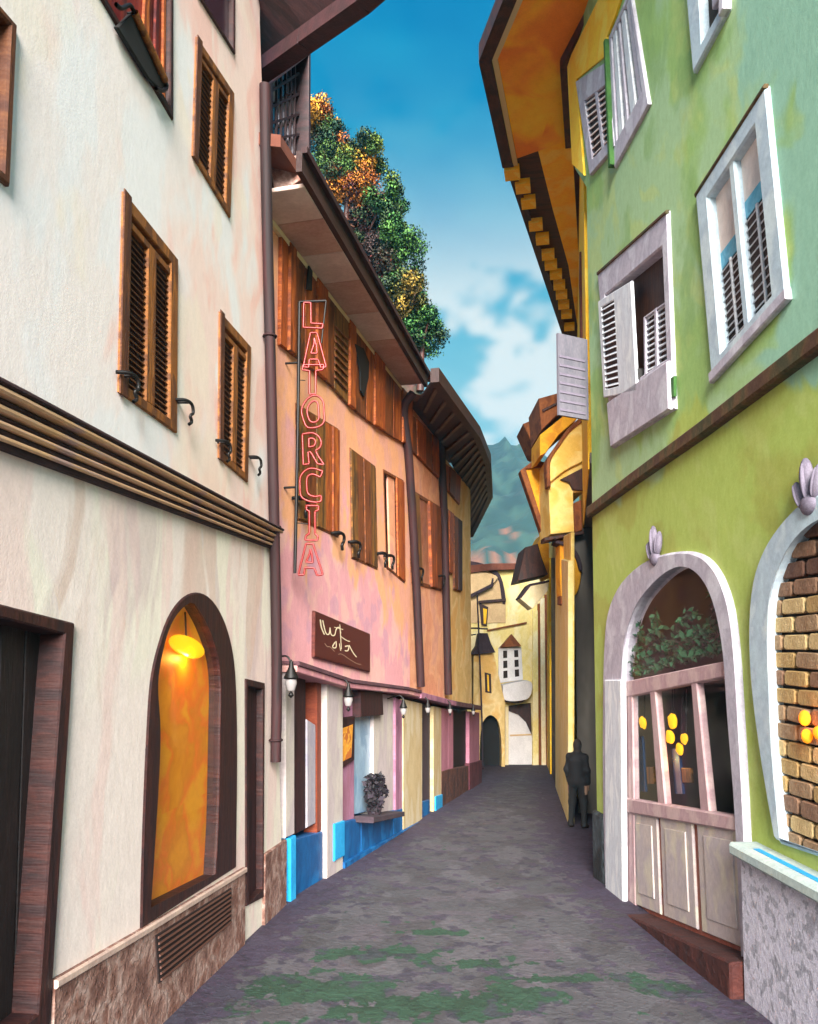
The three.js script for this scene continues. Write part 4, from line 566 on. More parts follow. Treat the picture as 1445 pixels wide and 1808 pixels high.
    const c = mesh('window', ext(w3r, -0.1, 0.04, [part4(w3r, 0.12, 0.9, 0.16, 0.95)], 0.014), M.lilac, H); c.userData.label = 'open casement under the orange eave'; mesh('pane', ext(part4(w3r, 0.06, 0.94, 0.1, 0.97), -0.1, -0.03, [], 0), M.tan, c);
    const ribs = [[0.16, 0.3, M.shutterWhite], [0.38, 0.46, M.lilac], [0.54, 0.7, M.shutterWhite], [0.78, 0.88, M.lilac]]; for (const [a, b, m] of ribs) mesh('casement_rail', ext(part4(w3r, a, b, 0.12, 0.96), -0.04, 0.03, [], 0.01), m, c); mesh('reveal', ext(part4(w3r, -0.05, 0.02, 0.02, 0.98), 0.0, 0.1, [], 0.006), M.mossGreen, c);
  }
  {
    const w = mesh('window', ext(w4, -0.12, 0.05, [part4(w4, 0.3, 0.9, 0.12, 0.95)], 0.016), M.ice, H); w.userData.label = 'small pale window at the top edge'; mesh('backing', ext(part4(w4, 0.2, 0.97, 0.05, 0.98), -0.12, -0.04, [], 0), M.louvreDark, w); mesh('curtain', ext(part4(w4, 0.5, 0.93, 0.3, 0.96), -0.05, 0.01, [], 0.01), M.lilac, w); mesh('edge_strip', ext(part4(w4, 0.9, 1.02, 0.0, 1), 0.0, 0.09, [], 0.01), M.lilac, w);
  }
  // projecting shutter at the corner
  { const s = [[0.67,5.389],[1.188,5.389]]; const q = [[1.402,6.492],[1.583,6.57],[1.642,7.602],[1.461,7.523]]; const o = thing, a = [1.64,7.067]; const leaf = mesh('corner_shutter', (() => { const g = new THREE.BoxGeometry(0.54, 1.2, 0.04); g.rotateY(0.42 + Math.PI / 2); g.translate(a[0] - 0.1, a[1] - 0.1, 0.27); return g; })(), M.greyShutter, H); leaf.userData.label = 'grey shutter standing out from the corner'; for (let i = 0; i < 7; i++) { const g = new THREE.BoxGeometry(0.46, 0.035, 0.02); g.rotateY(0.42 + Math.PI / 2); g.translate(a[0] - 0.1 + 0.03, a[1] - 0.62 + i * 0.13, 0.27 + 0.012); mesh('slat', g, M.keystone, leaf); } }
  // arched shopfront
  {
    const s = mesh('shopfront', ext(archS, -0.1, 0.06, [archInS], 0.025), M.lilac, H); s.userData.label = 'arched shopfront with pink frame and dark glass';
    const tr = [[2.805,2.419],[5.833,2.792],[5.82,2.93],[2.794,2.616]], sl = [[2.809,1.01],[5.937,1.461],[5.925,1.591],[2.776,1.184]];
    mesh('transom', ext(tr, -0.08, 0.02, [], 0.012), M.pinkFrame, s); mesh('sill_rail', ext(sl, -0.08, 0.045, [], 0.016), M.pinkFrame, s);
    const posts = [[[2.768,-0.413],[3.063,-0.313],[3.094,2.614],[2.859,2.605]], [[3.911,1.192],[4.13,1.236],[3.86,2.644],[3.698,2.638]], [[5.037,1.367],[5.242,1.41],[4.991,2.778],[4.867,2.763]], [[5.81,1.404],[5.956,1.437],[5.839,2.891],[5.73,2.889]]];
    for (const p of posts) mesh('glazing_post', ext(p, -0.07, 0.01, [], 0.01), M.pinkFrame, s);
    mesh('fanlight', ext(smooth([tr[3], ...archIn.slice(3, 13), tr[2]], 40), -0.014, -0.01, [], 0), M.glass, s);
    for (const q of [[[3.028,1.148],[4.004,1.333],[3.768,2.602],[2.943,2.552]], [[4.035,1.29],[5.122,1.502],[4.934,2.72],[3.804,2.604]], [[5.143,1.421],[5.882,1.563],[5.769,2.82],[4.948,2.732]]]) mesh('pane', ext(q, -0.014, -0.01, [], 0), M.glass, s);
    const lowq = [[2.953,-0.109],[6.012,0.441],[5.94,1.5],[2.897,1.055]]; mesh('lower_panel', ext(lowq, -0.1, -0.03, [], 0), M.panelJoint, s);
    for (const [a, b] of [[0.03, 0.3], [0.335, 0.62], [0.66, 0.97]]) { mesh('panel', ext(part4(lowq, a, b, 0.05, 0.98), -0.035, 0.0, [], 0.012), M.panel, s); mesh('panel_field', ext(part4(lowq, mix(a, b, 0.18), mix(a, b, 0.82), 0.18, 0.88), -0.005, 0.014, [], 0.01), M.panel, s); }
    // dark room with bulbs; leaves behind the glass stand in for reflected foliage
    const r0 = arch[2][0] - 0.5, r1 = arch[15][0] + 0.5; mesh('room_back', box(r0, r1, -0.9, 4.9, -2.9, -2.8), M.roomBrown, s); mesh('room_side', box(r0 - 0.1, r0, -0.9, 4.9, -2.8, -0.14), M.roomBrown, s); mesh('room_side', box(r1, r1 + 0.1, -0.9, 4.9, -2.8, -0.14), M.roomBrown, s); mesh('room_floor', box(r0, r1, -0.9, -0.2, -2.8, -0.14), M.roomBrown, s); mesh('room_ceiling', box(r0, r1, 4.9, 5.0, -2.8, -0.14), M.roomBrown, s);
    mesh('counter', box(r0 + 0.9, r1 - 1.2, -0.2, 0.8, -1.9, -1.3), M.brownWood, s);
    for (const [u, v, r] of [[3.264,2.15].concat(0.06), [4.191,2.257].concat(0.07), [4.115,2.079].concat(0.065), [4.504,2.097].concat(0.05), [4.377,1.977].concat(0.055)]) { const g = new THREE.IcosahedronGeometry(r, 3); { const p = g.attributes.position; for (let i = 0; i < p.count; i++) { const x = p.getX(i) / r, y = p.getY(i) / r, k = 0.78 + 0.5 * vn(5 + x * 2.4 + u * 3, 7 + y * 2.4 + v * 5); p.setXYZ(i, p.getX(i) * k, p.getY(i) * k, p.getZ(i)); } g.computeVertexNormals(); } g.scale(1.5, 1.2, 0.5); g.translate(u, v, -0.06); mesh('bulb', g, new THREE.MeshStandardMaterial({ color: 0xe8b020, emissive: 0xffb000, emissiveIntensity: 0.2 }), s); mesh('bulb_cord', beam([u, v + 0.06, -0.08], [u, v + 0.55, -0.1], 0.01, 0.01), M.black, s); }
    const bl = [4.198,1.847]; const lt = new THREE.PointLight(0xffb050, 0.06, 0, 2); lt.position.set(bl[0], bl[1], -0.05); lt.castShadow = true; H.add(lt);
    reseed(61); const gv = [[2.813,2.673],[5.63,2.999]]; mesh('reflected_leaves', leafCloud(520, () => { const t = rnd(), dr = Math.pow(rnd(), 1.5); return [new THREE.Vector3(mix(gv[0][0], gv[1][0], t), mix(gv[0][1], gv[1][1], t) + 0.02 + 0.75 * dr * (0.2 + vn(t * 9, 3)), -0.05 - 0.06 * rnd())]; }, 0.05, [[0.012, 0.085, 0.035], [0.01, 0.05, 0.02], [0.02, 0.12, 0.05]]), leafMat, s);
    for (const q of [[[2.866,1.268],[3.19,1.324],[3.11,1.973],[2.822,1.942]], [[4.11,1.46],[4.329,1.499],[4.235,1.972],[4.043,1.936]]]) mesh('blue_curtain', ext(q, -0.13, -0.1, [], 0.004), M.blueGlass, s);
    for (const q of [[[3.273,1.431],[3.499,1.468],[3.474,1.659],[3.246,1.627]], [[4.336,1.618],[4.573,1.656],[4.553,1.802],[4.315,1.768]]]) mesh('gold_cloth', ext(q, -0.125, -0.095, [], 0.004), M.oliveWood, s);
  }
  // brick filled arch window
  {
    const w = mesh('arched_window', ext(winS, -0.1, 0.06, [winInS], 0.03), M.ice, H); w.userData.label = 'arched opening filled with brown bricks';
    const b0 = Math.min(...winInS.map((p) => p[0])) - 0.05, b1 = Math.max(...winInS.map((p) => p[0])) + 0.05, v0 = Math.min(...winInS.map((p) => p[1])) - 0.05, v1 = Math.max(...winInS.map((p) => p[1])) + 0.1;
    mesh('mortar', box(b0 - 0.1, b1 + 0.1, v0, v1, -0.36, -0.075), M.black, w); reseed(5);
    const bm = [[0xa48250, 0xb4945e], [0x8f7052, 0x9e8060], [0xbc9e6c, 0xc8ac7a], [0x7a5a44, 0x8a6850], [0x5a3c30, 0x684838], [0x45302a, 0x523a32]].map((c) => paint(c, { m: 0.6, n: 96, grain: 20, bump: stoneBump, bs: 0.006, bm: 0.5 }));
    const bg = [0, 1, 2].map((k) => { const g = ext([[0.03, 0.002 + 0.004 * k], [0.295, 0.003], [0.318, 0.02], [0.316, 0.104], [0.295, 0.123 - 0.003 * k], [0.03, 0.121], [0.004, 0.104], [0, 0.02]].map(([x, y]) => [x - 0.165, y - 0.06]), 0, 0.07, [], 0.007); return g; });
    const rowH = 0.138; let r = 0;
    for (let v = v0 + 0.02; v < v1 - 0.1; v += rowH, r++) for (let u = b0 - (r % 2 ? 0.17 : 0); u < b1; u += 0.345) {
      const k = rnd(), hi = r > 16 ? 2 : r > 13 ? 1 : 0, mi = hi === 2 ? (k < 0.6 ? 5 : 4) : hi === 1 ? (k < 0.5 ? 3 : k < 0.85 ? 4 : 1) : (k < 0.34 ? 0 : k < 0.6 ? 1 : k < 0.9 ? 2 : 3);  // upper rows take darker bricks to carry the shade inside the niche
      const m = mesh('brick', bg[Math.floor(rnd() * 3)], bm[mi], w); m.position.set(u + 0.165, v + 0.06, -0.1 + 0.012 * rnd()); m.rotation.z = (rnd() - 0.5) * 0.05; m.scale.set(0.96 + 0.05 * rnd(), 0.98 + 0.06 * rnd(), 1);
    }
    const lp = [6.928,2.46]; for (const [dx, dy, s] of [[0, 0.05, 0.06], [0.02, -0.08, 0.055], [0.17, -0.04, 0.05]]) { const g = new THREE.IcosahedronGeometry(s, 1); g.scale(1, 1, 0.6); g.translate(lp[0] + dx, lp[1] + dy, 0.01); mesh('bulb', g, new THREE.MeshStandardMaterial({ color: 0xf09018, emissive: 0xff8a08, emissiveIntensity: 0.2 }), w); mesh('bulb_stem', beam([lp[0] + dx, lp[1] + dy, 0.0], [lp[0] + dx, lp[1] + dy, -0.06], 0.015, 0.015), M.black, w); }
    const pl = new THREE.PointLight(0xff9a40, 0.03, 0, 2); pl.position.set(lp[0] + 0.05, lp[1] - 0.02, 0.09); pl.castShadow = true; H.add(pl);
    const sl = [[6.113,1.427],[7.022,1.521],[8.413,1.653]]; mesh('sill', ext([[sl[0][0], sl[0][1] + 0.0], [sl[2][0] - 0.2, sl[0][1] - 0.0], [sl[2][0] - 0.2, sl[0][1] - 0.1], [sl[0][0], sl[0][1] - 0.1]].map((p) => p), -0.25, 0.24, [], 0.02), M.sill, w);
    const st = [6.974,1.599]; mesh('sill_stripe', box(sl[0][0] + 0.25, sl[2][0] - 0.4, sl[0][1], sl[0][1] + 0.006, 0.1, 0.15), M.blueLight, w);
    mesh('stone_plinth', ext([[sl[0][0] + 0.03, -1], [U1 - 0.02, -1], [U1 - 0.02, sl[0][1] - 0.1], [sl[0][0] + 0.03, sl[0][1] - 0.1]], -0.05, 0.16, [], 0.02), M.lilacStone, H);
  }
  // carved keystones
  function keystone(c, s) { const lobe = (x, y, z, rx, ry, rz, a) => { const g = new THREE.SphereGeometry(1, 14, 10); g.scale(rx, ry, rz); g.rotateZ(a); g.translate(c[0] + x * s, c[1] + y * s, z); return g; }; mesh('keystone', merge(lobe(-0.02, 0.12, 0.05, 0.085 * s, 0.2 * s, 0.045, 0.1), lobe(0.0, 0.1, 0.08, 0.025 * s, 0.17 * s, 0.03, 0.1), lobe(-0.15, -0.01, 0.05, 0.06 * s, 0.15 * s, 0.04, 0.4), lobe(-0.15, -0.01, 0.075, 0.018 * s, 0.12 * s, 0.025, 0.4), lobe(0.14, 0.06, 0.05, 0.06 * s, 0.16 * s, 0.04, -0.3), lobe(0.14, 0.06, 0.075, 0.018 * s, 0.13 * s, 0.025, -0.3), lobe(0.01, -0.12, 0.05, 0.13 * s, 0.1 * s, 0.05, 0)), M.keystone, H); }
  keystone([4.07,4.127], 0.85); keystone([7.153,4.149], 0.8);
  // white door post, step and dark corner stones
  mesh('door_post', ext([[2.151,-0.361],[2.868,-0.19],[2.971,2.651],[2.275,2.626]], 0.03, 0.1, [], 0.015), M.shutterWhite, H);
  const sp = [[2.038,-0.369],[6.064,0.342]], su = [sp[0][0] - 0.08, sp[1][0] + 0.06];
  const top = [[2.535,-0.198], [6.248,0.549]]; mesh('step', ext([[su[0], -0.9], [su[1], -0.9], [su[1], top[1][1] - 0.08], [su[0], top[0][1] - 0.08]], -0.1, 0.26, [], 0.02), M.step, H);
  mesh('corner_plinth', ext([[edge[0][0] - 0.02, -1], [arch[0][0] - 0.06, -1], [arch[0][0] - 0.06, [1.642,0.793][1]], [edge[0][0] - 0.02, [1.252,0.772][1]]], -0.1, 0.07, [], 0.03), M.darkPlinth, H);
  // eave: soffit, fascia, inner beam and yellow frieze (level 12 m above the street's start)
  const so = [[2.062,1.194],[0.534,1.422],[-2.231,0.565]], si = [[-1.444,-0.554],[0.545,0.034],[1.736,-0.14],[2.229,-0.206]], Y = 12.6;
  mesh('soffit', slab([...so, ...si, [U1, si[3][1]], [U1, so[0][1]]].filter((p, i) => i < 8), Y, Y + 0.1), M.ochreSoffit, H);
  for (const [a, b] of [[[U1, so[0][1]], so[0]], [so[0], so[1]], [so[1], so[2]]]) { mesh('fascia', beam([a[0], Y + 0.06, a[1] - 0.06], [b[0], Y + 0.06, b[1] - 0.06], 0.2, 0.3), M.darkBeam, H); mesh('eave_trim', beam([a[0], Y - 0.02, a[1] - 0.22], [b[0], Y - 0.02, b[1] - 0.22], 0.09, 0.05), M.creamTrim, H); }
  for (let i = 0; i < 3; i++) mesh('eave_beam', beam([si[i][0], Y - 0.08, si[i][1]], [si[i + 1][0], Y - 0.08, si[i + 1][1]], 0.2, 0.18), M.darkBeam, H);
  mesh('frieze', ext([[0.804,10.66],[0.589,12.5],[2.294,12.111],[2.662,12.117],[3.505,11.36],[3.052,11.268],[2.664,11.273],[2.6,11.05],[1.138,11.815],[1.454,10.07]], 0.0, 0.035, [], 0.006), M.yellow, H);
  mesh('roof', prism([[0.9, Y + 0.12], [-6, Y + 2.1], [-6, Y + 2.3], [0.9, Y + 0.3]], 0, U1), M.roofTile, H);
}
// ---------------------------------------------------------------- tall yellow house behind it
{
  const H = thing('tall_yellow_house', 'tall golden house with yellow blocks under its dark eave beside the green house', 'house', 'T'), U1 = 13.2;
  const vp = 5.2 + 1.2;
  mesh('wall', ext([[0, vp], [U1, vp], [U1, 13.2], [0, 13.2]], -0.4, 0, [], 0), M.yellow, H); mesh('lower_wall', box(0, U1 + 0.6, -1.8, vp, -3.2, -3), M.tunnel, H);
  mesh('house_body', box(0, U1, vp + 0.15, 13.2, -5, -0.41), M.rubble, H); mesh('passage_ceiling', box(0, U1 + 0.5, vp - 0.02, vp + 0.14, -3, -0.02), M.tunnel, H); mesh('passage_end', box(7.2, 7.4, -1.8, vp - 0.02, -3, 0.2), M.tunnel, H);
  const so = [[10.981,1.468],[-0.807,0.124]], mid = [[11.056,0.822],[8.645,0.564],[5.978,0.239],[1.795,-0.025]], inn = [[11.495,0.171],[7.323,0.025],[2.814,-0.098]];
  mesh('soffit', slab([so[0], so[1], mid[3], mid[2], mid[1], mid[0]], 13.22, 13.3), M.darkBeam, H); mesh('soffit_panel', slab([...mid, inn[2], inn[1], inn[0]], 13.215, 13.29), M.yellow, H);
  mesh('fascia', beam([so[0][0], 13.28, so[0][1] - 0.05], [so[1][0], 13.28, so[1][1] - 0.05], 0.16, 0.26), M.darkBeam, H);
  for (const [u, w] of [[10.246,1.362],[9.736,1.181],[9.132,1.099],[8.195,0.988],[7.547,0.863],[6.776,0.757],[6.251,0.705],[5.717,0.593],[5.099,0.519],[4.519,0.469],[3.871,0.418],[3.219,0.347],[2.322,0.273]]) mesh('modillion', (() => { const g = new THREE.BoxGeometry(0.36, 0.12, 0.3); g.translate(u, 13.15, w - 0.04); return g; })(), M.yellow, H);
  const fw = [[12.252,10.499],[14.568,9.377],[14.966,9.819],[12.807,10.975]]; mesh('window', ext(part4([[9.4, 9], [10.6, 9], [10.6, 11.2], [9.4, 11.2]], 0, 1, 0, 1), -0.02, 0.04, [part4([[9.4, 9], [10.6, 9], [10.6, 11.2], [9.4, 11.2]], 0.12, 0.88, 0.08, 0.92)], 0.01), M.rust, H);
  mesh('roof', prism([[0.3, 13.32], [-5, 15], [-5, 15.2], [0.3, 13.5]], 0, U1 - 0.2), M.roofTile, H);
}
// ---------------------------------------------------------------- ochre house with bays farther on
{
  const H = thing('ochre_house', 'cream house with golden bays, brown shutters and pilasters past the dark passage', 'house', 'C');
  const W = (name, pts, z0, z1, m) => mesh(name, from(ext(pts, z0, z1, [], 0.01), 'Y', 'C'), m, H), K = (name, pts, z0, z1, m, f = 'C') => mesh(name, from(ext(pts, z0, z1, [], 0.015), f, 'C'), m, H);
  W('wall', [[-2.726,-1.941],[13.853,0.038],[15.379,6.029],[1.45,7.693]], -0.07, 0, M.yellowBright);
  for (const [a, b, z, m] of [[[[6.577,-0.651],[13.896,0.205],[15.247,5.509],[8.906,6.304]], 0, 0.05, M.lemon], [[[2.457,-1.041],[6.175,-0.561],[8.125,6.395],[4.881,6.775]], 0, 0.03, M.jamb], [[[-1.769,-1.555],[2.457,-1.041],[4.338,6.838],[1.915,7.121]], 0, 0.08, M.yellow]]) W('pilaster', a, -0.05, z, m);
  mesh('house_body', from(box(0.2, 12, -1.6, 6.6, -0.8, -0.41), 'Y', 'C'), M.creamWall, H);
  K('bay', smooth([[0.171,7.877],[0.353,8.188],[0.613,8.5],[1.053,8.813],[1.135,8.344],[1.104,8.007],[0.909,7.774],[0.613,7.618],[0.382,7.463],[0.163,7.283]], 40), -1.6, 0, M.yellowBright);
  K('bay_wall', [[0.151,7.309],[0.382,7.489],[0.922,7.774],[0.962,7.102],[0.708,7.077],[0.72,6.179],[0.187,6.128]], -1.6, -0.1, M.yellowBright);
  K('bay_frame', smooth([[0.098,7.18],[0.106,7.799],[0.314,8.136],[0.601,8.526],[1.041,8.865],[1.053,8.787],[0.638,8.448],[0.391,8.11],[0.182,7.774],[0.175,7.18]], 40), -0.3, 0.06, M.brownRoof);
  K('window', [[0.406,7.36],[1.099,7.722],[1.089,7.077],[0.683,7.128],[0.609,7.283]], -0.12, -0.02, M.darkBeam); K('shutter', [[0.704,6.82],[0.87,6.897],[0.885,6.205],[0.72,6.154]], -0.15, 0.0, M.brownRoof);
  K('awning', [[-0.054,8.357],[0.774,9.035],[0.783,8.722],[0.355,8.344],[0.069,7.942],[-0.059,7.877]], -1.2, 0.05, M.ochre); K('roof_box', [[-0.083,9.179],[0.703,9.401],[0.775,9.061],[0.362,8.839],[-0.027,8.448]], -1.4, 0.1, M.brownRoof); K('roof_box', [[-0.216,9.138],[0.131,9.279],[0.181,8.829],[0.135,8.465],[0.053,8.521]], -1.2, 0, M.brownRoof, 'B'); K('roof_edge', [[-0.009,8.917],[0.559,9.205],[0.571,9.152],[0.003,8.852]], 0.08, 0.14, M.darkBeam);
  K('shutter', [[-0.2,8.018],[0.31,8.074],[0.332,6.52],[0.222,6.437]], -0.3, 0, M.ochre, 'B'); K('shutter_frame', [[-0.311,7.962],[0.05,8.241],[0.324,8.158],[0.323,8.06],[-0.173,8.004],[0.29,6.465],[0.221,6.354]], -0.3, 0.08, M.brownRoof, 'B');
  K('string_course', [[0.008,6.026],[0.897,6.179],[0.896,6.102],[0.007,5.937]], -0.4, 0.1, M.darkBeam);
  K('arch_panel', smooth([[0.387,5.898],[0.639,5.822],[0.837,5.516],[0.858,5.262],[0.724,4.756],[0.445,4.63],[0.378,5.262]], 24), -0.6, -0.06, M.ochre); K('arch_rib', smooth([[0.287,6],[0.614,5.873],[0.812,5.593],[0.858,5.288],[0.808,5.288],[0.736,5.542],[0.562,5.796],[0.26,5.924]], 30), -0.5, 0.02, M.mauveDark); K('arch_foot', [[0.371,4.731],[0.647,4.655],[0.645,4.478],[0.369,4.554]], -0.4, 0.04, M.brownRoof);
  K('gable_roof', [[0.399,6.934],[0.764,7.034],[0.875,6.618],[1.051,6.137],[0.158,5.938]], -1.6, 0, M.darkBeam, 'D'); K('sun_awning', [[0.536,5.806],[1.081,5.922],[1.028,5.64],[0.578,5.129],[0.235,5.426]], -0.9, 0.02, M.creamWall, 'D'); K('awning_edge', [[0.503,5.855],[1.082,5.971],[1.081,5.905],[0.536,5.789],[0.252,5.426],[0.219,5.459]], -0.95, 0.04, M.mauveDark, 'D'); K('upper_post', [[0.764,7.034],[0.933,7.368],[1.099,7.368],[1.099,6.037],[1.019,6.203]], -1.6, -0.05, M.ochre, 'D');
}
// ---------------------------------------------------------------- cream house closing the street
{
  const H = thing('cream_house', 'cream house closing the street with a white balcony window over a pale archway', 'house', 'E');
  const K = (name, pts, z0, z1, m, p = H, holes = []) => mesh(name, ext(pts, z0, z1, holes, 0.012), m, p);
  const arch = smooth([[1.783,-0.644],[1.763,2.042],[2.074,1.954],[2.339,1.666],[2.558,1.246],[2.663,0.673],[2.738,-0.644]], 30), dark = [[1.72,2.308],[2.615,2.419],[2.646,1.158],[2.428,1.644],[2.119,1.954],[1.763,2.087]];
  const gate = [[1.691,-1.081],[2.755,-1.081],[2.708,0.673],[2.647,1.202],[2.615,2.419],[1.72,2.308]];
  K('wall', [[0.004,-1.518],[0.049,7.559],[1.09,7.763],[2.401,7.763],[3.84,7.151],[3.725,-1.518]], -0.5, 0, M.lemon, H, [gate]);
  K('upper_wall', [[0.174,5.57],[0.184,7.559],[1.36,7.65],[1.643,6.336],[1.636,5.57]], 0, 0.04, M.tan); K('roof', [[0.05,7.831],[1.091,7.922],[2.448,7.922],[2.446,7.695],[1.089,7.65],[0.048,7.514]], -3, 0.3, M.roofTile); K('roof_edge', smooth([[0.096,8.059],[0.684,7.945],[1.225,7.695],[1.471,7.377],[1.62,6.336],[1.53,6.336],[1.357,7.287],[1.088,7.559],[0.095,7.831]], 30), -0.6, 0.12, M.mauveDark); K('gable', smooth([[0.225,6.698],[0.229,7.514],[0.795,7.559],[1.313,7.377],[1.085,7.06]], 16), 0, 0.2, M.tan); K('gable_edge', [[0.225,6.698],[1.04,7.105],[1.087,7.332],[1.154,7.332],[1.13,7.015],[0.247,6.562]], 0.05, 0.26, M.mauveDark);
  const dr = K('door', gate, -0.3, -0.2, M.white); dr.userData.label = 'pale closed doorway'; K('door_rail', [[1.799,1.158],[2.78,1.202],[2.78,1.136],[1.799,1.092]], -0.21, -0.17, M.tan, dr);
  const ar = K('archway', dark, -0.5, -0.12, M.jamb); for (const x of [[[[2.711,-1.081],[2.844,-1.081],[2.838,2.353],[2.637,2.375]]], [[[1.513,-1.081],[1.691,-1.081],[1.72,2.308],[1.541,2.264]]]]) K('gate_post', x[0], -0.3, 0.06, M.creamWall);
  const bw = K('balcony_window', [[1.325,3.197],[2.289,3.331],[2.235,4.627],[1.336,4.582]], -0.02, 0.12, M.white); for (let i = 0; i < 2; i++) for (let j = 0; j < 3; j++) { const q = [[1.325,3.197],[2.289,3.331],[2.235,4.627],[1.336,4.582]], s0 = 0.2 + i * 0.48; mesh('pane', ext(part4(q, s0, s0 + 0.17, 0.12 + j * 0.29, 0.33 + j * 0.29), 0.1, 0.135, [], 0), M.louvreDark, bw); }
  K('pediment', [[1.381,4.604],[2.212,4.649],[1.835,5.12]], 0, 0.35, M.brownRoof); K('cornice', [[0.562,6.449],[1.645,6.54],[1.644,6.427],[0.561,6.336]], 0, 0.16, M.jamb); K('cornice', [[0.892,5.3],[2.469,5.615],[2.469,5.548],[0.892,5.233]], 0, 0.1, M.brownRoof); 
  K('balcony', smooth([[1.414,3.153],[2.49,3.286],[2.508,2.841],[2.349,2.619],[1.499,2.575],[1.412,2.797]], 24), 0, 0.8, M.white); K('balcony_bracket', smooth([[1.499,2.597],[2.395,2.708],[2.214,2.486],[1.856,2.442],[1.543,2.486]], 16), 0, 0.6, M.jamb);
  const w1 = K('window', [[0.584,6.382],[0.943,6.201],[0.893,5.435],[0.668,5.48]], 0.02, 0.09, M.jamb); K('pane', [[0.74,6.156],[0.898,6.111],[0.849,5.525],[0.759,5.525]], 0.08, 0.1, M.yellow, w1);
  for (const [p, z, m] of [[[[2.622,-1.081],[2.866,-1.081],[2.902,6.066],[2.699,6.066]], 0.12, M.lemon], [[[2.866,-1.081],[2.977,-1.081],[2.995,6.336],[2.905,6.336]], 0.06, M.brownRoof], [[[2.977,-1.081],[3.154,-1.081],[3.178,6.562],[2.998,6.562]], 0.14, M.creamWall], [[[3.154,-1.081],[3.243,-1.081],[3.27,6.698],[3.18,6.698]], 0.07, M.brownRoof], [[[3.243,-1.081],[3.597,-1.081],[3.61,6.788],[3.271,6.788]], 0.18, M.peachPier]]) K('pilaster', p, -0.05, z, m);
  mesh('house_body', box(-2, 3.2, 3.8, 7.3, -4, -0.51), M.rubble, H);
  const T = thing('stair_tower', 'narrow sand tower with a dark hipped cap and a black arched doorway', 'tower', 'A');
  const J = (name, pts, z0, z1, m, p = T, holes = []) => mesh(name, ext(pts, z0, z1, holes, 0.012), m, p), door = smooth([[0.501,-1.185],[0.516,1.159],[0.65,1.76],[0.912,1.975],[1.17,1.803],[1.318,1.245],[1.319,-1.185]], 30);
  J('wall', [[0.242,-1.397],[0.274,4.267],[1.059,4.311],[1.479,2.449],[1.447,-1.397]], -0.8, 0, M.sand, T, [door]); J('cap', [[0.187,4.267],[0.407,4.615],[0.497,5.095],[0.803,5.095],[0.931,4.702],[1.103,4.354]], -0.9, 0.25, M.mauveDark); J('doorway', [[0.328,-1.397],[1.533,-1.397],[1.563,2.126],[0.349,2.126]], -0.85, -0.7, M.black); const w2 = J('window', [[0.722,2.837],[0.961,2.794],[0.944,3.529],[0.705,3.594]], 0, 0.06, M.jamb); J('pane', [[0.809,2.881],[0.874,2.859],[0.857,3.486],[0.792,3.508]], 0.05, 0.07, M.yellow, w2);
}
{ // thin lamp post with a bracket before the sand house
  const T = thing('lamp_post', 'thin dark pole with curved bracket arms by the sand yellow house', 'lamp post', 'A'); const p = [[0.331,6.584],[0.406,4.398],[0.478,1.975],[0.507,-0.293]]; mesh('pole', tube(p.map((q) => [...q, 1.2]), 0.03, 20, 8), M.mauveDark, T); mesh('arm', tube([[-0.551,5.139],[0.039,5.248],[0.716,5.226]].map((q) => [...q, 1.2]), 0.03, 16, 8), M.mauveDark, T); mesh('arm', tube([[-0.466,4.659],[-0.181,4.92],[0.278,5.029]].map((q) => [...q, 1.2]), 0.022, 16, 8), M.mauveDark, T);
}
// ---------------------------------------------------------------- autumn trees on the slope
function tree(c, r, colours, label, n, sd) {
  reseed(sd); const T = new THREE.Group(); T.name = numbered('autumn_tree'); tag(T, label, 'tree', 'autumn trees above the pink house'); scene.add(T);
  const by = Math.min(hillY(c[0], -c[2]) - 0.3, c[1] - r * 1.3); T.position.set(c[0], by, c[2]); const cy = c[1] - by;
  const ex = 0.75 + 0.3 * rnd(), ey = 0.8 + 0.3 * rnd();
  const blobs = [...Array(26)].map((_, i) => { const a = rnd() * 6.283, e = Math.asin(rnd() * 2 - 1), q = r * (0.2 + 0.75 * rnd()), c = i % 6 === 5 ? [[0.012, 0.05, 0.018], [0.045, 0.02, 0.014], [0.03, 0.06, 0.015]][i % 3] : colours[Math.floor(rnd() * colours.length)], k = 0.8 + 0.4 * rnd(); return [new THREE.Vector3(q * ex * Math.cos(a) * Math.cos(e), cy + q * ey * Math.sin(e), q * Math.sin(a) * Math.cos(e)), r * (0.24 + 0.24 * rnd()), c.map((v) => v * k)]; });
  const trunk = (a, b, r0, r1) => { const d = b.clone().sub(a), g = new THREE.CylinderGeometry(r1, r0, d.length(), 7); g.translate(0, d.length() / 2, 0); g.applyQuaternion(new THREE.Quaternion().setFromUnitVectors(new THREE.Vector3(0, 1, 0), d.normalize())); g.translate(a.x, a.y, a.z); return g; };
  const o = new THREE.Vector3(0, 0, 0), m = new THREE.Vector3(0.08 * r, cy - r * 0.55, 0);
  mesh('trunk', merge(trunk(o, m, 0.1 * r + 0.04, 0.07 * r), ...blobs.slice(0, 8).map((b) => trunk(m, b[0], 0.045 * r, 0.012 * r))), M.darkBeam, T);
  mesh('crown', leafCloud(Math.round(n * 5.5), (i) => { const b = blobs[i % 26], a = rnd() * 6.283, e = Math.asin(rnd() * 2 - 1), f = Math.pow(rnd(), 0.45) * (0.7 + 0.5 * rnd() * rnd()), q = b[1] * f, out = new THREE.Vector3(Math.cos(a) * Math.cos(e), Math.sin(e), Math.sin(a) * Math.cos(e)); return [new THREE.Vector3(b[0].x + q * out.x, b[0].y + q * out.y, b[0].z + q * out.z), b[2], out]; }, 0.047, colours), leafMat, T);
}
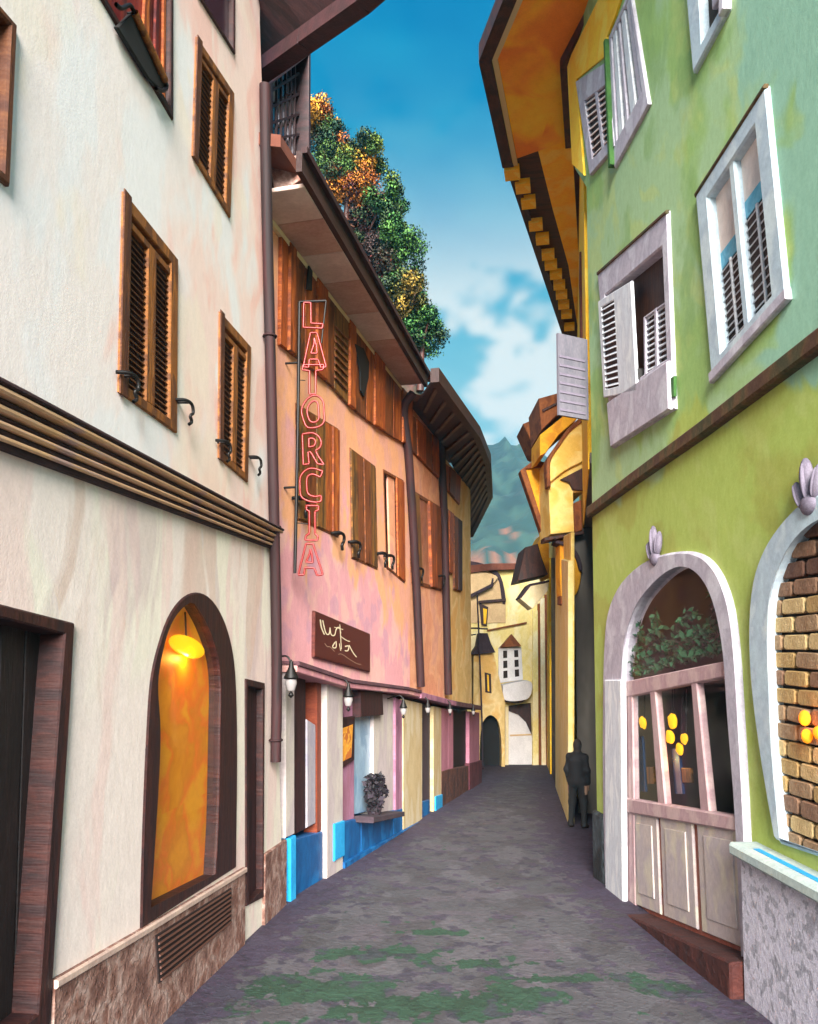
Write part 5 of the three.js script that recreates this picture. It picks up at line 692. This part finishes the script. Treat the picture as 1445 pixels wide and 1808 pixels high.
{
  const or = [[0.55, 0.2, 0.018], [0.42, 0.12, 0.014], [0.64, 0.32, 0.026]], dg = [[0.012, 0.06, 0.02], [0.02, 0.085, 0.024], [0.009, 0.042, 0.018]], lg = [[0.15, 0.22, 0.02], [0.08, 0.17, 0.028], [0.25, 0.25, 0.024]], mar = [[0.15, 0.022, 0.016], [0.07, 0.014, 0.012], [0.04, 0.018, 0.015], [0.09, 0.03, 0.012], [0.035, 0.03, 0.014]], gr = [[0.04, 0.15, 0.026], [0.075, 0.2, 0.032], [0.025, 0.1, 0.024]], ol = [[0.27, 0.17, 0.016], [0.13, 0.12, 0.016], [0.08, 0.11, 0.016]];
  tree([-4.008,25.476,-33], 1.3, or, 'orange autumn tree highest on the slope beside the glazed loft', 2600, 101);
  tree([-3.352,23.628,-32], 1.2, [...dg, lg[1], or[1]], 'dark green tree just below the highest orange tree', 2200, 102);
  tree([-4.831,23.628,-32], 1.2, [[0.03, 0.05, 0.02], [0.08, 0.06, 0.02]], 'blackish tree half hidden behind the glazed loft', 1800, 112);
  tree([-1.888,22.758,-31.5], 1.2, [...lg, or[2]], 'lime and yellow tree at the outer edge of the upper slope', 2600, 103);
  tree([-2.596,21.213,-30.5], 1.4, [...or, or[0], lg[1]], 'golden orange tree above the grey eave', 2800, 104);
  tree([-1.848,19.921,-31], 1.5, mar, 'dark maroon tree below the golden one', 2800, 105);
  tree([-0.78,19.943,-30.5], 1.15, [...gr, lg[0]], 'leaf green tree at the edge against the blue sky', 2400, 106);
  tree([-0.543,18.092,-30], 1.3, gr, 'bright green tree in the middle of the slope', 3000, 107);
  tree([-1.383,17.588,-30], 1.4, mar, 'deep red tree low behind the panelled eave', 2600, 108);
  tree([0.033,16.259,-29.5], 1.25, [...ol, gr[0]], 'olive and yellow tree low on the slope', 2800, 109);
  tree([0.422,14.698,-29.5], 1.15, gr, 'small green tree lowest on the slope', 2600, 110);
  tree([-0.229,14.711,-29.8], 1.4, [...ol, mar[2]], 'ochre tree touching the lower end of the eave', 2200, 111);
}
// ---------------------------------------------------------------- a person at the mouth of the passage
{
  const J = { hip: [0, 0.92, 0], chest: [0, 1.3, 0], neck: [0, 1.46, 0.01], head: [0.0, 1.58, 0.02], sl: [-0.15, 1.37, 0], sr: [0.15, 1.37, 0], el: [-0.21, 1.12, -0.02], er: [0.21, 1.12, -0.02], wl: [-0.2, 0.88, 0.07], wr: [0.2, 0.88, 0.07], hl: [-0.1, 0.9, 0], hr: [0.1, 0.9, 0], kl: [-0.11, 0.5, 0.03], kr: [0.12, 0.5, 0.02], al: [-0.12, 0.09, -0.01], ar: [0.14, 0.09, -0.02], tl: [-0.13, 0.04, 0.14], tr: [0.16, 0.04, 0.12] };
  const bones = [['hip', 'chest', 0.15, 0.17], ['chest', 'neck', 0.15, 0.06], ['neck', 'head', 0.055, 0.07], ['sl', 'sr', 0.07, 0.07], ['sl', 'el', 0.06, 0.05], ['sr', 'er', 0.06, 0.05], ['el', 'wl', 0.055, 0.04], ['er', 'wr', 0.055, 0.04], ['hl', 'kl', 0.1, 0.07], ['hr', 'kr', 0.1, 0.07], ['kl', 'al', 0.07, 0.05], ['kr', 'ar', 0.07, 0.05], ['al', 'tl', 0.05, 0.04], ['ar', 'tr', 0.05, 0.04]];
  for (const [s, w] of [[-1, 'wl'], [1, 'wr']]) for (let f = 0; f < 5; f++) { const b = J[w], k = 'f' + w + f, th = f === 4; J[k + 'a'] = [b[0] + (th ? -s * 0.03 : 0), b[1] - 0.05, b[2] + (th ? 0.02 : (f - 1.5) * 0.018)]; J[k + 'b'] = [b[0] + (th ? -s * 0.045 : -s * 0.012), b[1] - (th ? 0.1 : 0.15 + 0.01 * (f === 1)), b[2] + 0.02 + (th ? 0.03 : (f - 1.5) * 0.02)]; bones.push([w, k + 'a', 0.022, 0.014], [k + 'a', k + 'b', 0.011, 0.009]); }
  const field = (p) => { let d = 1; const smin = (a, b, k) => { const h = Math.max(k - Math.abs(a - b), 0) / k; return Math.min(a, b) - h * h * k * 0.25; }; for (const [a, b, r0, r1] of bones) { const A = J[a], B = J[b], ab = [B[0] - A[0], B[1] - A[1], B[2] - A[2]], ap = [p[0] - A[0], p[1] - A[1], p[2] - A[2]], t = Math.min(1, Math.max(0, (ap[0] * ab[0] + ap[1] * ab[1] + ap[2] * ab[2]) / (ab[0] ** 2 + ab[1] ** 2 + ab[2] ** 2))); const q = Math.hypot(ap[0] - ab[0] * t, ap[1] - ab[1] * t, ap[2] - ab[2] * t) - mix(r0, r1, t); d = smin(d, q, r1 < 0.03 ? 0.006 : 0.05); } const hd = Math.hypot(p[0] / 0.078, (p[1] - 1.6) / 0.115, (p[2] - 0.02) / 0.098) - 1; d = smin(d, hd * 0.09, 0.03); const nose = Math.hypot(p[0], p[1] - 1.585, p[2] - 0.118) - 0.014; return smin(d, nose, 0.02); };
  const N = 110, mc = new MarchingCubes(N, M.black, false, false, 200000); mc.isolation = 0; const S = 0.93;
  for (let k = 0; k < N; k++) for (let j = 0; j < N; j++) for (let i = 0; i < N; i++) { const c = (t) => (t - N / 2) / (N / 2) * S; const p = [c(i), c(j) + 0.86, c(k)]; mc.field[i + j * N + k * N * N] = (Math.abs(p[0]) > 0.42 || Math.abs(p[2]) > 0.34) ? -1 : -field(p); }
  mc.update(); const n = mc.count, g = new THREE.BufferGeometry(), pos = Array.from(mc.positionArray.slice(0, n * 3)), nor = Array.from(mc.normalArray.slice(0, n * 3)), col = [];
  for (let i = 0; i < n; i++) { pos[3 * i] *= S; pos[3 * i + 1] = pos[3 * i + 1] * S + 0.86; pos[3 * i + 2] *= S; const y = pos[3 * i + 1], z = pos[3 * i + 2]; const c = y > 1.475 ? (z > 0.06 && y < 1.65 ? [0.32, 0.19, 0.13] : [0.02, 0.014, 0.012]) : y > 0.86 ? [0.006, 0.006, 0.008] : y > 0.1 ? [0.005, 0.005, 0.006] : [0.012, 0.01, 0.01]; col.push(...((y < 0.83 && y > 0.66 && Math.abs(pos[3 * i]) > 0.16) ? [0.3, 0.18, 0.12] : c)); }
  g.setAttribute('position', new THREE.Float32BufferAttribute(pos, 3)); g.setAttribute('normal', new THREE.Float32BufferAttribute(nor, 3)); g.setAttribute('color', new THREE.Float32BufferAttribute(col, 3));
  const p = mesh('person', g, new THREE.MeshStandardMaterial({ vertexColors: true, roughness: 0.85 })); tag(p, 'person in dark clothes standing at the mouth of the dark passage', 'person'); p.position.set(3.27, groundY(15.6) - 0.005, -15.6); p.rotation.y = 2.6;
}
scene.fog = new THREE.FogExp2(new THREE.Color().setRGB(0.1, 0.64, 1), 0.00034);
renderer.render(scene, camera);
